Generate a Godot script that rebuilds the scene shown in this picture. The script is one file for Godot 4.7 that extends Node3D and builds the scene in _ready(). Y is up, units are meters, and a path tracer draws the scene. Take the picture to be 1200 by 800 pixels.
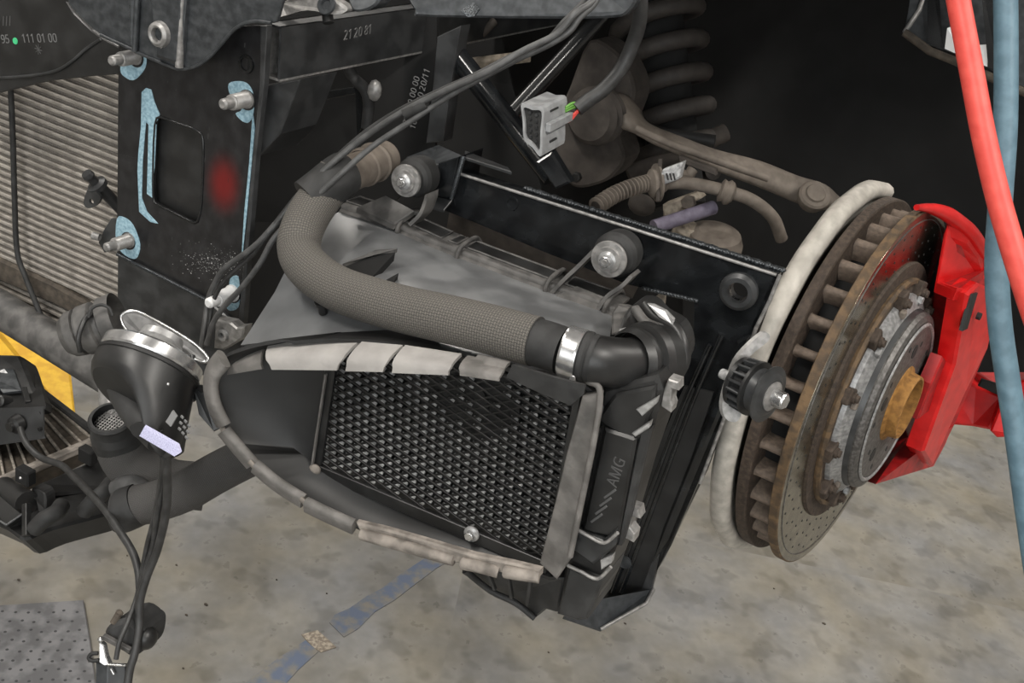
extends Node3D

const FPX := 1308.0            # focal length in pixels of a 1200x800 frame
var cb := Basis.IDENTITY
var cp := Vector3.ZERO
var L := Vector3.RIGHT         # the car's outward (left side) axis
var U := Vector3.UP
var F := Vector3.BACK          # the car's forward axis
var DN := Vector3.RIGHT        # brake disc axis, pointing outwards
var DC := Vector3.ZERO         # centre of the disc's outer face
var M := {}
var used := {}
var rng := RandomNumberGenerator.new()

# ---------------------------------------------------------------- measuring
func P(x: float, y: float, d: float) -> Vector3:
	return cp + cb * Vector3((x - 600.0) / FPX, -(y - 400.0) / FPX, -1.0) * d

func plane(n: Vector3, w: float, x: float, y: float) -> Vector3:
	var r: Vector3 = cb * Vector3((x - 600.0) / FPX, -(y - 400.0) / FPX, -1.0)
	return cp + r * ((w - cp.dot(n)) / r.dot(n))

func PF(x: float, y: float, f: float) -> Vector3: return plane(F, f, x, y)
func PL(x: float, y: float, l: float) -> Vector3: return plane(L, l, x, y)
func PU(x: float, y: float, u: float) -> Vector3: return plane(U, u, x, y)
func PN(x: float, y: float, o: float) -> Vector3: return plane(DN, DC.dot(DN) + o, x, y)

func onF(a: Array, f: float) -> Array:
	var r := []
	for i in range(0, a.size(), 2): r.append(PF(a[i], a[i + 1], f))
	return r

func onU(a: Array, u: float) -> Array:
	var r := []
	for i in range(0, a.size(), 2): r.append(PU(a[i], a[i + 1], u))
	return r

func onN(a: Array, o: float) -> Array:
	var r := []
	for i in range(0, a.size(), 2): r.append(PN(a[i], a[i + 1], o))
	return r

func deep(a: Array) -> Array:      # x, y, depth triples
	var r := []
	for i in range(0, a.size(), 3): r.append(P(a[i], a[i + 1], a[i + 2]))
	return r

func deepF(a: Array) -> Array:     # x, y, forward-coordinate triples
	var r := []
	for i in range(0, a.size(), 3): r.append(PF(a[i], a[i + 1], a[i + 2]))
	return r

func atd(a: Array, d: float) -> Array:
	var r := []
	for i in range(0, a.size(), 2): r.append(P(a[i], a[i + 1], d))
	return r

func curve(p: Array, sub := 6, closed := false) -> Array:
	var r := []
	var n := p.size()
	var last := n if closed else n - 1
	for i in last:
		var a: Vector3
		var b: Vector3 = p[i]
		var c: Vector3 = p[(i + 1) % n]
		var d: Vector3
		if closed:
			a = p[(i - 1 + n) % n]
			d = p[(i + 2) % n]
		else:
			a = p[i - 1] if i > 0 else b * 2.0 - c
			d = p[i + 2] if i + 2 < n else c * 2.0 - b
		for k in sub: r.append(b.cubic_interpolate(c, a, d, float(k) / sub))
	if not closed: r.append(p[n - 1])
	return r

func ring(c: Vector3, n: Vector3, r: float, seg := 24) -> Array:
	var a := n.cross(U if absf(n.y) < 0.9 else F).normalized()
	var b := n.cross(a).normalized()
	var o := []
	for i in seg: o.append(c + (a * cos(TAU * i / seg) + b * sin(TAU * i / seg)) * r)
	return o

func shift(p: Array, v: Vector3) -> Array:
	var r := []
	for q in p: r.append(q + v)
	return r

# ---------------------------------------------------------------- shapes
class Sh:
	var st := SurfaceTool.new()
	var v := PackedVector3Array()
	var uv := PackedVector2Array()
	var g := PackedInt32Array()
	var next := 1
	var uo := Vector3.ZERO
	var ux := Vector3.ZERO
	var uy := Vector3.ZERO

	func _init(): st.begin(Mesh.PRIMITIVE_TRIANGLES)

	func grp() -> int:
		next += 1
		return next

	func puv(a: Vector3) -> Vector2: return Vector2((a - uo).dot(ux), (a - uo).dot(uy))

	func t(a: Vector3, b: Vector3, c: Vector3, gr := -1):
		v.append(a); v.append(b); v.append(c)
		uv.append(puv(a)); uv.append(puv(b)); uv.append(puv(c))
		g.append(gr)

	func tu(a: Vector3, b: Vector3, c: Vector3, gr: int, x: Vector2, y: Vector2, z: Vector2):
		v.append(a); v.append(b); v.append(c)
		uv.append(x); uv.append(y); uv.append(z)
		g.append(gr)

	func q(a: Vector3, b: Vector3, c: Vector3, d: Vector3, gr := -1):
		t(a, b, c, gr)
		t(a, c, d, gr)

	func flush() -> Sh:
		var vol := 0.0
		var o: Vector3 = v[0] if v.size() else Vector3.ZERO
		for i in range(0, v.size(), 3): vol += (v[i] - o).dot((v[i + 1] - o).cross(v[i + 2] - o))
		for i in range(0, v.size(), 3):
			var e := (v[i + 1] - v[i]).cross(v[i + 2] - v[i])
			if e.length_squared() < 1e-20: continue
			st.set_smooth_group(g[i / 3])
			for k in ([0, 2, 1] if vol > 0.0 else [0, 1, 2]):
				st.set_uv(uv[i + k])
				st.add_vertex(v[i + k])
		v.clear(); uv.clear(); g.clear()
		return self

	func box(c: Vector3, x: Vector3, y: Vector3, z: Vector3, b := 0.0006) -> Sh:
		var e := [x, y, z]
		var ln := [x.length(), y.length(), z.length()]
		b = minf(b, 0.45 * minf(ln[0], minf(ln[1], ln[2])))
		if b <= 0.0:
			b = 1e-5
		var pt := func(ax: int, s: Array) -> Vector3:
			var r := c
			for k in 3: r += e[k] * s[k] * (1.0 if k == ax else 1.0 - b / ln[k])
			return r
		for ax in 3:
			var a1 := (ax + 1) % 3
			var a2 := (ax + 2) % 3
			for s in [-1.0, 1.0]:
				var f := []
				for w in [[-1.0, -1.0], [1.0, -1.0], [1.0, 1.0], [-1.0, 1.0]]:
					var sg := [0.0, 0.0, 0.0]
					sg[ax] = s; sg[a1] = w[0]; sg[a2] = w[1]
					f.append(pt.call(ax, sg))
				if s > 0: q(f[0], f[1], f[2], f[3])
				else: q(f[3], f[2], f[1], f[0])
		for ax in 3:
			var a1 := (ax + 1) % 3
			var a2 := (ax + 2) % 3
			for w in [[-1.0, -1.0], [1.0, -1.0], [1.0, 1.0], [-1.0, 1.0]]:
				var lo := [0.0, 0.0, 0.0]
				lo[ax] = -1.0; lo[a1] = w[0]; lo[a2] = w[1]
				var hi := lo.duplicate()
				hi[ax] = 1.0
				var f := [pt.call(a1, lo), pt.call(a2, lo), pt.call(a2, hi), pt.call(a1, hi)]
				if w[0] * w[1] > 0: q(f[0], f[1], f[2], f[3])
				else: q(f[3], f[2], f[1], f[0])
		for i in 8:
			var sg := [-1.0 if i & 1 else 1.0, -1.0 if i & 2 else 1.0, -1.0 if i & 4 else 1.0]
			var f := [pt.call(0, sg), pt.call(1, sg), pt.call(2, sg)]
			if sg[0] * sg[1] * sg[2] > 0: t(f[0], f[1], f[2])
			else: t(f[2], f[1], f[0])
		return flush()

	func bar(a: Vector3, b: Vector3, up: Vector3, w: float, h: float, bev := 0.0006) -> Sh:   # a box from a to b
		var d := b - a
		var s := d.cross(up).normalized()
		var n := s.cross(d).normalized()
		return box((a + b) * 0.5, d * 0.5, s * w * 0.5, n * h * 0.5, bev)

	func slab(p: Array, ext: Vector3, bev := 0.0) -> Sh:
		var n := p.size()
		var nrm := -ext.normalized()
		var ar := Vector3.ZERO
		for i in n: ar += (p[i] - p[0]).cross(p[(i + 1) % n] - p[0])
		var pn := ar.normalized()
		if pn.dot(nrm) < 0: pn = -pn
		var sg := 1.0 if ar.dot(pn) > 0 else -1.0
		var fr := []
		for i in n:
			if bev <= 0.0:
				fr.append(p[i])
				continue
			var e0: Vector3 = (p[i] - p[(i - 1 + n) % n]).normalized()
			var e1: Vector3 = (p[(i + 1) % n] - p[i]).normalized()
			var i0 := pn.cross(e0) * sg
			var i1 := pn.cross(e1) * sg
			fr.append(p[i] + (i0 + i1) * (bev / maxf(0.4, 1.0 + i0.dot(i1))))
		var bx := pn.cross(Vector3.UP if absf(pn.y) < 0.9 else Vector3.RIGHT).normalized()
		var by := pn.cross(bx)
		var flat := PackedVector2Array()
		for w in fr: flat.append(Vector2(w.dot(bx), w.dot(by)) * 1000.0)
		var idx := Geometry2D.triangulate_polygon(flat)
		if idx.is_empty() and bev > 0.0:
			return slab(p, ext, 0.0)
		if idx.is_empty():
			print("slab outline not triangulated, points: ", n, " ", p[0], get_stack().slice(1, 3))
			for i in range(1, n - 1): idx.append_array([0, i, i + 1])
		var s2 := 0.0
		for i in n: s2 += flat[i].cross(flat[(i + 1) % n])
		for i in range(0, idx.size(), 3):
			var a := idx[i]
			var b := idx[i + 1]
			var c := idx[i + 2]
			var s3 := (flat[b] - flat[a]).cross(flat[c] - flat[a])
			if s3 * s2 < 0:
				var k := b
				b = c
				c = k
			t(fr[a], fr[b], fr[c])
			t(p[a] + ext, p[c] + ext, p[b] + ext)
		var off := ext.normalized() * bev
		for i in n:
			var j := (i + 1) % n
			if bev > 0.0:
				q(fr[j], fr[i], p[i] + off, p[j] + off)
			q(p[j] + off, p[i] + off, p[i] + ext, p[j] + ext)
		return flush()

	func tube(p: Array, r, seg := 12, caps := true) -> Sh:
		var n := p.size()
		var gr := grp()
		var rings := []
		var tan: Vector3 = (p[1] - p[0]).normalized()
		var a := tan.cross(Vector3.UP if absf(tan.y) < 0.9 else Vector3.RIGHT).normalized()
		var ln := 0.0
		var lens := []
		for i in n:
			if i > 0: ln += p[i].distance_to(p[i - 1])
			lens.append(ln)
			var tn: Vector3 = (p[mini(i + 1, n - 1)] - p[maxi(i - 1, 0)]).normalized()
			a = (a - tn * a.dot(tn)).normalized()
			var b := tn.cross(a)
			var rr: float = r[i] if r is Array else r
			var o := []
			for k in seg: o.append(p[i] + (a * cos(TAU * k / seg) + b * sin(TAU * k / seg)) * rr)
			rings.append(o)
		for i in n - 1:
			for k in seg:
				var m := (k + 1) % seg
				var u0 := float(k) / seg
				var u1 := float(k + 1) / seg
				tu(rings[i][k], rings[i + 1][k], rings[i + 1][m], gr, Vector2(u0, lens[i]), Vector2(u0, lens[i + 1]), Vector2(u1, lens[i + 1]))
				tu(rings[i][k], rings[i + 1][m], rings[i][m], gr, Vector2(u0, lens[i]), Vector2(u1, lens[i + 1]), Vector2(u1, lens[i]))
		if caps:
			for k in seg:
				var m := (k + 1) % seg
				t(p[0], rings[0][k], rings[0][m])
				t(p[n - 1], rings[n - 1][m], rings[n - 1][k])
		return flush()

	func ribbon(p: Array, n: Vector3, w: float, h: float) -> Sh:     # a soft flat band along p, its face towards n
		var rows := []
		for i in p.size():
			var tn: Vector3 = (p[mini(i + 1, p.size() - 1)] - p[maxi(i - 1, 0)]).normalized()
			var s := tn.cross(n).normalized()
			var m := s.cross(tn).normalized()
			var o := []
			for k in 14:
				var cs := cos(TAU * k / 14)
				var sn := sin(TAU * k / 14)
				o.append(p[i] + s * (w * 0.5 * signf(cs) * pow(absf(cs), 0.55)) + m * (h * 0.5 * signf(sn) * pow(absf(sn), 0.75)))
			rows.append(o)
		return skin(rows)

	func lathe(p: Vector3, ax: Vector3, prof: Array, seg := 32, ref := Vector3.ZERO) -> Sh:   # prof: [along, radius] pairs
		ax = ax.normalized()
		var a := ax.cross(Vector3.UP if absf(ax.y) < 0.9 else Vector3.RIGHT).normalized()
		if ref != Vector3.ZERO: a = (ref - ax * ref.dot(ax)).normalized()
		var b := ax.cross(a)
		for i in prof.size() - 1:
			var gr := grp()
			for k in seg:
				var d0 := a * cos(TAU * k / seg) + b * sin(TAU * k / seg)
				var d1 := a * cos(TAU * (k + 1) / seg) + b * sin(TAU * (k + 1) / seg)
				q(p + ax * prof[i][0] + d0 * prof[i][1], p + ax * prof[i + 1][0] + d0 * prof[i + 1][1], p + ax * prof[i + 1][0] + d1 * prof[i + 1][1], p + ax * prof[i][0] + d1 * prof[i][1], gr)
		return flush()

	func hexa(p: Vector3, ax: Vector3, r: float, h: float) -> Sh:
		return lathe(p, ax, [[0.0, 0.0], [0.0, r], [h * 0.85, r], [h, r * 0.85], [h, 0.0]], 6)

	func skin(rows: Array, closed := true, caps := true, smooth := true) -> Sh:
		var gr := grp() if smooth else -1
		var n: int = rows[0].size()
		for i in rows.size() - 1:
			for k in (n if closed else n - 1):
				var m := (k + 1) % n
				q(rows[i][k], rows[i + 1][k], rows[i + 1][m], rows[i][m], gr)
		if caps:
			for k in range(1, n - 1):
				t(rows[0][0], rows[0][k], rows[0][k + 1])
				t(rows[-1][0], rows[-1][k + 1], rows[-1][k])
		return flush()

	func sheet(rows: Array, th: float, away := Vector3.DOWN) -> Sh:    # a curved sheet of its own thickness, thickened along «away»'s side
		var n: int = rows[0].size()
		var m := rows.size()
		var back := []
		for i in m:
			var o := []
			for k in n:
				var du: Vector3 = rows[i][mini(k + 1, n - 1)] - rows[i][maxi(k - 1, 0)]
				var dv: Vector3 = rows[mini(i + 1, m - 1)][k] - rows[maxi(i - 1, 0)][k]
				var nn := du.cross(dv).normalized()
				if nn.dot(away) < 0: nn = -nn
				o.append(rows[i][k] + nn * th)
			back.append(o)
		var ga := grp()
		var gb := grp()
		for i in m - 1:
			for k in n - 1:
				q(rows[i][k], rows[i][k + 1], rows[i + 1][k + 1], rows[i + 1][k], ga)
				q(back[i][k], back[i + 1][k], back[i + 1][k + 1], back[i][k + 1], gb)
		for k in n - 1:
			q(rows[0][k + 1], rows[0][k], back[0][k], back[0][k + 1])
			q(rows[m - 1][k], rows[m - 1][k + 1], back[m - 1][k + 1], back[m - 1][k])
		for i in m - 1:
			q(rows[i][0], rows[i + 1][0], back[i + 1][0], back[i][0])
			q(rows[i + 1][n - 1], rows[i][n - 1], back[i][n - 1], back[i + 1][n - 1])
		return flush()

	func ball(c: Vector3, x: Vector3, y: Vector3, z: Vector3, seg := 12) -> Sh:
		var gr := grp()
		var rows := []
		for i in seg / 2 + 1:
			var th := PI * i / (seg / 2)
			var o := []
			for k in seg: o.append(c + y * cos(th) + (x * cos(TAU * k / seg) + z * sin(TAU * k / seg)) * sin(th))
			rows.append(o)
		for i in rows.size() - 1:
			for k in seg:
				var m := (k + 1) % seg
				q(rows[i][k], rows[i + 1][k], rows[i + 1][m], rows[i][m], gr)
		return flush()

	func done() -> ArrayMesh:
		st.generate_normals()
		return st.commit()

func holed(outer: Array, hole: Array, n: Vector3) -> Array:     # one outline that runs round a hole through a hair-thin cut
	var ar := Vector3.ZERO
	for i in outer.size(): ar += (outer[i] - outer[0]).cross(outer[(i + 1) % outer.size()] - outer[0])
	var ah := Vector3.ZERO
	for i in hole.size(): ah += (hole[i] - hole[0]).cross(hole[(i + 1) % hole.size()] - hole[0])
	var h := hole.duplicate()
	if ar.dot(n) * ah.dot(n) > 0: h.reverse()
	var bi := 0
	var bj := 0
	var best := 1e9
	for i in outer.size():
		for j in h.size():
			var d: float = outer[i].distance_to(h[j])
			if d < best:
				best = d
				bi = i
				bj = j
	var r := []
	for i in bi + 1: r.append(outer[i])
	for k in h.size(): r.append(h[(bj + k) % h.size()])
	var s: Vector3 = (h[bj] - outer[bi]).cross(n).normalized() * 3e-5
	var nh: Vector3 = (h[(bj - 1 + h.size()) % h.size()] - h[bj]).normalized() * 4e-5
	var no: Vector3 = (outer[(bi + 1) % outer.size()] - outer[bi]).normalized() * 4e-5
	r.append(h[bj] + nh)
	r.append(outer[bi] + no)
	for i in range(bi + 1, outer.size()): r.append(outer[i])
	return r

# ---------------------------------------------------------------- nodes
func numbered(parent: Node, called: String) -> String:
	var key := "%d/%s" % [parent.get_instance_id(), called]
	var n: int = used.get(key, 0)
	used[key] = n + 1
	return called if n == 0 else "%s_%03d" % [called, n]

func thing(called: String, label: String, category: String, base: Vector3, group := "") -> Node3D:
	var o := Node3D.new()
	o.name = numbered(self, called)
	add_child(o, true)
	o.position = base
	o.set_meta("label", label)
	o.set_meta("category", category)
	if group: o.set_meta("group", group)
	return o

func put(called: String, s: Sh, m: Material, parent: Node3D = self) -> MeshInstance3D:
	var o := MeshInstance3D.new()
	o.mesh = s.done()
	o.material_override = m
	o.name = numbered(parent, called)
	parent.add_child(o, true)
	if parent != self: o.position = -parent.global_position
	return o

func tag(o: Node3D, label: String, category: String, group := "") -> Node3D:
	o.set_meta("label", label)
	o.set_meta("category", category)
	if group: o.set_meta("group", group)
	return o

func struct(called: String, s: Sh, m: Material) -> MeshInstance3D:
	var o := put(called, s, m)
	o.set_meta("kind", "structure")
	return o

func stuff(o: Node3D) -> Node3D:
	o.set_meta("kind", "stuff")
	return o

func letters(called: String, s: String, c: Vector3, x: Vector3, y: Vector3, h: float, m: Material, parent: Node3D, d := 0.0006):
	var tm := TextMesh.new()
	var f := SystemFont.new()
	f.font_names = PackedStringArray(["Droid Sans"])
	tm.font = f
	tm.text = s
	tm.font_size = 32
	tm.pixel_size = h / 23.0
	tm.depth = d
	tm.curve_step = 2.0
	var o := MeshInstance3D.new()
	o.mesh = tm
	o.material_override = m
	o.name = numbered(parent, called)
	parent.add_child(o, true)
	x = x.normalized()
	y = (y - x * y.dot(x)).normalized()
	o.transform = Transform3D(Basis(x, y, x.cross(y)), c)
	if parent != self: o.position = c - parent.global_position

# ---------------------------------------------------------------- materials
func blotch(a: Color, b: Color, seed_: int, freq := 0.02, lo := 0.25, hi := 0.75) -> NoiseTexture2D:
	var n := FastNoiseLite.new()
	n.seed = seed_
	n.frequency = freq
	n.fractal_octaves = 5
	var t := NoiseTexture2D.new()
	t.width = 256
	t.height = 256
	t.seamless = true
	t.noise = n
	var gr := Gradient.new()
	gr.offsets = PackedFloat32Array([lo, hi])
	gr.colors = PackedColorArray([a, b])
	t.color_ramp = gr
	return t

func mat(a: Color, rough: float, metal := 0.0) -> StandardMaterial3D:
	var m := StandardMaterial3D.new()
	m.albedo_color = a
	m.roughness = rough
	m.metallic = metal
	m.cull_mode = BaseMaterial3D.CULL_DISABLED
	return m

var seeds := 10
func mix(a: Color, b: Color, rough: float, metal := 0.0, scale := 4.0, freq := 0.02, lo := 0.3, hi := 0.7) -> StandardMaterial3D:
	var m := mat(Color.WHITE, rough, metal)
	seeds += 1
	m.albedo_texture = blotch(a, b, seeds, freq, lo, hi)
	m.uv1_triplanar = true
	m.uv1_world_triplanar = true
	m.uv1_scale = Vector3.ONE * scale
	return m

func bumpy(m: StandardMaterial3D, t: Texture2D, cm: float) -> StandardMaterial3D:
	m.heightmap_enabled = true
	m.heightmap_texture = t
	m.heightmap_scale = cm
	return m

func g(v: float, w := 0.0) -> Color: return Color(v + w, v, v - w)

func rgb(r: int, gg: int, b: int) -> Color: return Color(r / 255.0, gg / 255.0, b / 255.0)

func braid(a: Color, b: Color) -> StandardMaterial3D:
	var im := Image.create(16, 16, false, Image.FORMAT_RGB8)
	var hm := Image.create(16, 16, false, Image.FORMAT_RGB8)
	for y in 16:
		for x in 16:
			var k := (x / 8 + y / 8) % 2
			var fx := absf((x % 8) - 3.5) / 4.0
			var fy := absf((y % 8) - 3.5) / 4.0
			var hgt := 1.0 - (fx * fx if k else fy * fy)
			if k: hgt *= 0.85
			im.set_pixel(x, y, b.lerp(a, clampf(hgt, 0, 1)))
			hm.set_pixel(x, y, Color(hgt, hgt, hgt))
	var m := mat(Color.WHITE, 0.85)
	m.albedo_texture = ImageTexture.create_from_image(im)
	m.uv1_scale = Vector3(26, 230, 1)
	return bumpy(m, ImageTexture.create_from_image(hm), 0.05)

func materials():
	var fine := blotch(Color.BLACK, Color.WHITE, 3, 0.12)
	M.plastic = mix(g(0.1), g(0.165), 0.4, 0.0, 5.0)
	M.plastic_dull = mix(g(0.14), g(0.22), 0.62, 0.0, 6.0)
	M.plastic_top = mix(g(0.34, -0.005), g(0.46, -0.005), 0.28, 0.0, 5.0, 0.012, 0.25, 0.75)  # black plastic greyed by dust and by overhead sheen put into the colour
	M.plastic_dust = mix(g(0.22, 0.004), g(0.36, 0.008), 0.6, 0.0, 9.0)
	M.rubber = mix(g(0.12), g(0.18), 0.7, 0.0, 12.0)
	M.cable = mix(g(0.15), g(0.22), 0.5, 0.0, 12.0)
	M.cable_grey = mix(g(0.24), g(0.33), 0.5, 0.0, 12.0)
	M.paint = mix(g(0.08, -0.003), g(0.13, -0.004), 0.22, 0.0, 5.0)
	M.frame = mix(g(0.07, -0.005), g(0.14, -0.008), 0.18, 0.0, 6.0)
	M.weld = mix(g(0.1, -0.01), g(0.42, -0.015), 0.32, 0.5, 60.0, 0.05, 0.4, 0.65)
	M.liner = mix(g(0.055), g(0.085), 0.9, 0.0, 3.0)
	M.dark = mix(g(0.08), g(0.14), 0.6, 0.0, 5.0)
	M.dark_metal = mix(g(0.17, -0.004), g(0.26, -0.004), 0.38, 0.2, 6.0)
	M.carrier = mix(g(0.2, -0.01), g(0.31, -0.01), 0.36, 0.3, 16.0, 0.02, 0.2, 0.8)
	M.steel = mix(g(0.58), g(0.72), 0.35, 0.5, 20.0)
	M.bright = mix(g(0.7), g(0.82), 0.25, 0.85, 20.0)
	M.zinc = mix(g(0.46, 0.006), g(0.6, 0.008), 0.38, 0.3, 20.0)
	M.foam = mix(g(0.33, 0.01), g(0.43, 0.012), 0.75, 0.0, 8.0, 0.02)
	M.foam_light = mix(g(0.52, 0.012), g(0.6, 0.012), 0.7, 0.0, 6.0, 0.015)
	M.foam_dirty = mix(g(0.34, 0.02), g(0.55, 0.03), 0.8, 0.0, 8.0)
	M.duct = mix(g(0.085), g(0.125), 0.5, 0.0, 4.0, 0.012)
	M.mesh = mat(g(0.06), 0.45)
	M.core = mix(g(0.16), g(0.26), 0.6, 0.2, 10.0)
	M.louver = mix(g(0.6), g(0.82), 0.4, 0.2, 30.0)  # bright colour carries the glints of the cooler fins
	M.fin = mix(rgb(128, 123, 116), rgb(164, 158, 150), 0.5, 0.15, 8.0)
	M.fin_gap = mix(rgb(100, 95, 89), rgb(124, 118, 111), 0.8, 0.0, 30.0, 0.05)
	M.blue = mix(rgb(118, 150, 166), rgb(158, 188, 200), 0.55, 0.0, 30.0, 0.03)
	M.rust_dark = mix(rgb(52, 43, 36), rgb(78, 66, 56), 0.75, 0.1, 20.0, 0.03)
	M.rust_rim = mix(rgb(70, 58, 46), rgb(112, 90, 64), 0.7, 0.15, 14.0, 0.02)
	M.rust = mix(rgb(118, 82, 36), rgb(160, 116, 58), 0.8, 0.1, 22.0, 0.02)
	M.vane = mix(rgb(92, 80, 70), rgb(114, 100, 88), 0.75, 0.0, 20.0, 0.03)
	M.disc = mix(rgb(150, 145, 132), rgb(182, 176, 160), 0.2, 1.0, 8.0, 0.02)
	M.hub = mix(g(0.28, 0.008), g(0.42, 0.008), 0.5, 0.5, 20.0, 0.03)
	M.alloy = mix(g(0.5), g(0.68), 0.45, 0.5, 20.0, 0.03)
	M.shield = mix(rgb(160, 155, 147), rgb(196, 191, 182), 0.6, 0.1, 12.0, 0.02, 0.2, 0.8)
	M.red = mix(rgb(186, 16, 18), rgb(206, 28, 28), 0.3, 0.0, 8.0)
	M.red_dust = mix(rgb(128, 26, 28), rgb(176, 28, 28), 0.42, 0.0, 10.0, 0.02, 0.2, 0.8)  # same caliper red, darkened to carry shade in the recesses
	M.hose_red = mix(rgb(200, 66, 58), rgb(216, 82, 72), 0.5, 0.0, 12.0)
	M.hose_blue = mix(rgb(78, 104, 118), rgb(96, 124, 138), 0.5, 0.0, 12.0)
	M.arm = mix(rgb(94, 86, 78), rgb(118, 109, 100), 0.75, 0.0, 12.0, 0.02, 0.2, 0.8)
	M.arm_dark = mix(rgb(52, 47, 43), rgb(70, 64, 59), 0.85, 0.0, 12.0, 0.02, 0.2, 0.8)
	M.grey_plug = mix(g(0.5, -0.005), g(0.6, -0.005), 0.5, 0.0, 14.0)
	M.white = mat(g(0.85), 0.6)
	M.white_plug = mix(g(0.55), g(0.8), 0.6, 0.0, 30.0)
	M.beige = mix(rgb(120, 110, 98), rgb(165, 155, 140), 0.7, 0.0, 20.0)
	M.yellow = mix(rgb(196, 148, 18), rgb(218, 174, 34), 0.5, 0.0, 6.0)
	M.purple = mix(rgb(98, 92, 108), rgb(122, 116, 132), 0.6, 0.0, 20.0)
	M.green = mat(rgb(70, 190, 130), 0.5)
	M.green_wire = mat(rgb(96, 150, 62), 0.5)
	M.red_wire = mat(rgb(220, 70, 60), 0.5)
	M.label = mix(rgb(140, 140, 172), rgb(186, 186, 210), 0.6, 0.0, 60.0, 0.06)
	M.print = mat(g(0.3), 0.6)
	M.print_pale = mat(g(0.42), 0.6)
	M.mat_rubber = mix(rgb(92, 92, 94), rgb(118, 118, 120), 0.8, 0.0, 4.0, 0.02)
	M.tape = mix(rgb(92, 102, 122), rgb(122, 118, 110), 0.8, 0.0, 5.0, 0.018, 0.3, 0.75)
	M.dirt = mix(rgb(56, 50, 44), rgb(88, 80, 70), 0.85, 0.0, 16.0, 0.02, 0.2, 0.8)
	M.slat = mix(rgb(112, 106, 98), rgb(160, 152, 142), 0.7, 0.1, 14.0, 0.03)
	M.braid = braid(rgb(106, 102, 96), rgb(44, 43, 42))
	M.braid_dark = braid(rgb(84, 82, 80), rgb(48, 47, 47))
	M.braid_dark.uv1_scale = Vector3(44, 380, 1)
	for k in ["foam", "foam_light", "foam_dirty"]: bumpy(M[k], fine, 0.02)
	for k in ["rust_dark", "rust_rim", "rust", "vane"]: bumpy(M[k], fine, 0.02)

func floor_material() -> StandardMaterial3D:
	var im := Image.create(1024, 1024, false, Image.FORMAT_RGB8)
	var n1 := FastNoiseLite.new()
	n1.seed = 5; n1.frequency = 0.008; n1.fractal_octaves = 4
	var n2 := FastNoiseLite.new()
	n2.seed = 6; n2.frequency = 0.05; n2.fractal_octaves = 4
	var n3 := FastNoiseLite.new()
	n3.seed = 7; n3.frequency = 0.02; n3.fractal_octaves = 3
	for y in 1024:
		for x in 1024:
			var a := n1.get_noise_2d(x, y)
			var b := n2.get_noise_2d(x, y)
			var c := n3.get_noise_2d(x, y)
			var v := 0.47 + 0.07 * a + 0.035 * b
			v -= 0.06 * smoothstep(0.1, 0.5, c)
			var w := 0.02 + 0.03 * n1.get_noise_2d(x + 3000, y)
			if b > 0.5: v -= 0.06
			im.set_pixel(x, y, Color(v + w * 0.8, v + w * 0.25, v - w))
	var m := mat(Color.WHITE, 0.62)
	m.albedo_texture = ImageTexture.create_from_image(im)
	m.uv1_triplanar = true
	m.uv1_world_triplanar = true
	m.uv1_scale = Vector3.ONE * 0.5
	return m

func plate_material() -> StandardMaterial3D:        # worn black paint with a sprayed red spot, scuffs and pale speckles
	var im := Image.create(512, 1024, false, Image.FORMAT_RGB8)
	var n := FastNoiseLite.new()
	n.seed = 9; n.frequency = 0.02; n.fractal_octaves = 5
	var f := FastNoiseLite.new()
	f.seed = 12; f.frequency = 0.15
	var r := RandomNumberGenerator.new()
	r.seed = 77
	for y in 1024:
		for x in 512:
			var v := 0.12 + 0.06 * n.get_noise_2d(x, y * 0.6) + 0.015 * f.get_noise_2d(x, y)
			var c := Color(v, v, v + 0.006)
			var d := Vector2((x - 412) / 62.0, (y - 425) / 120.0).length()
			var s := smoothstep(1.3, 0.2, d + 0.2 * f.get_noise_2d(x * 2, y * 2)) * 0.9
			c = c.lerp(Color(0.42, 0.08, 0.08), s)
			im.set_pixel(x, y, c)
	for i in 420:
		var x := int(clampf(r.randfn(400, 60), 2, 505))
		var y := int(clampf(r.randfn(760 - (x - 400) * 0.35, 34), 2, 1018))
		var b := r.randf_range(0.3, 0.85)
		im.fill_rect(Rect2i(x, y, r.randi_range(1, 4), r.randi_range(1, 3)), Color(b, b, b))
	for i in 60:
		var x := r.randi_range(10, 500)
		var b := r.randf_range(0.12, 0.3)
		im.fill_rect(Rect2i(x, r.randi_range(5, 900), r.randi_range(1, 3), r.randi_range(4, 22)), Color(b, b, b))
	var m := mat(Color.WHITE, 0.3)
	m.albedo_texture = ImageTexture.create_from_image(im)
	return m

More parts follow.
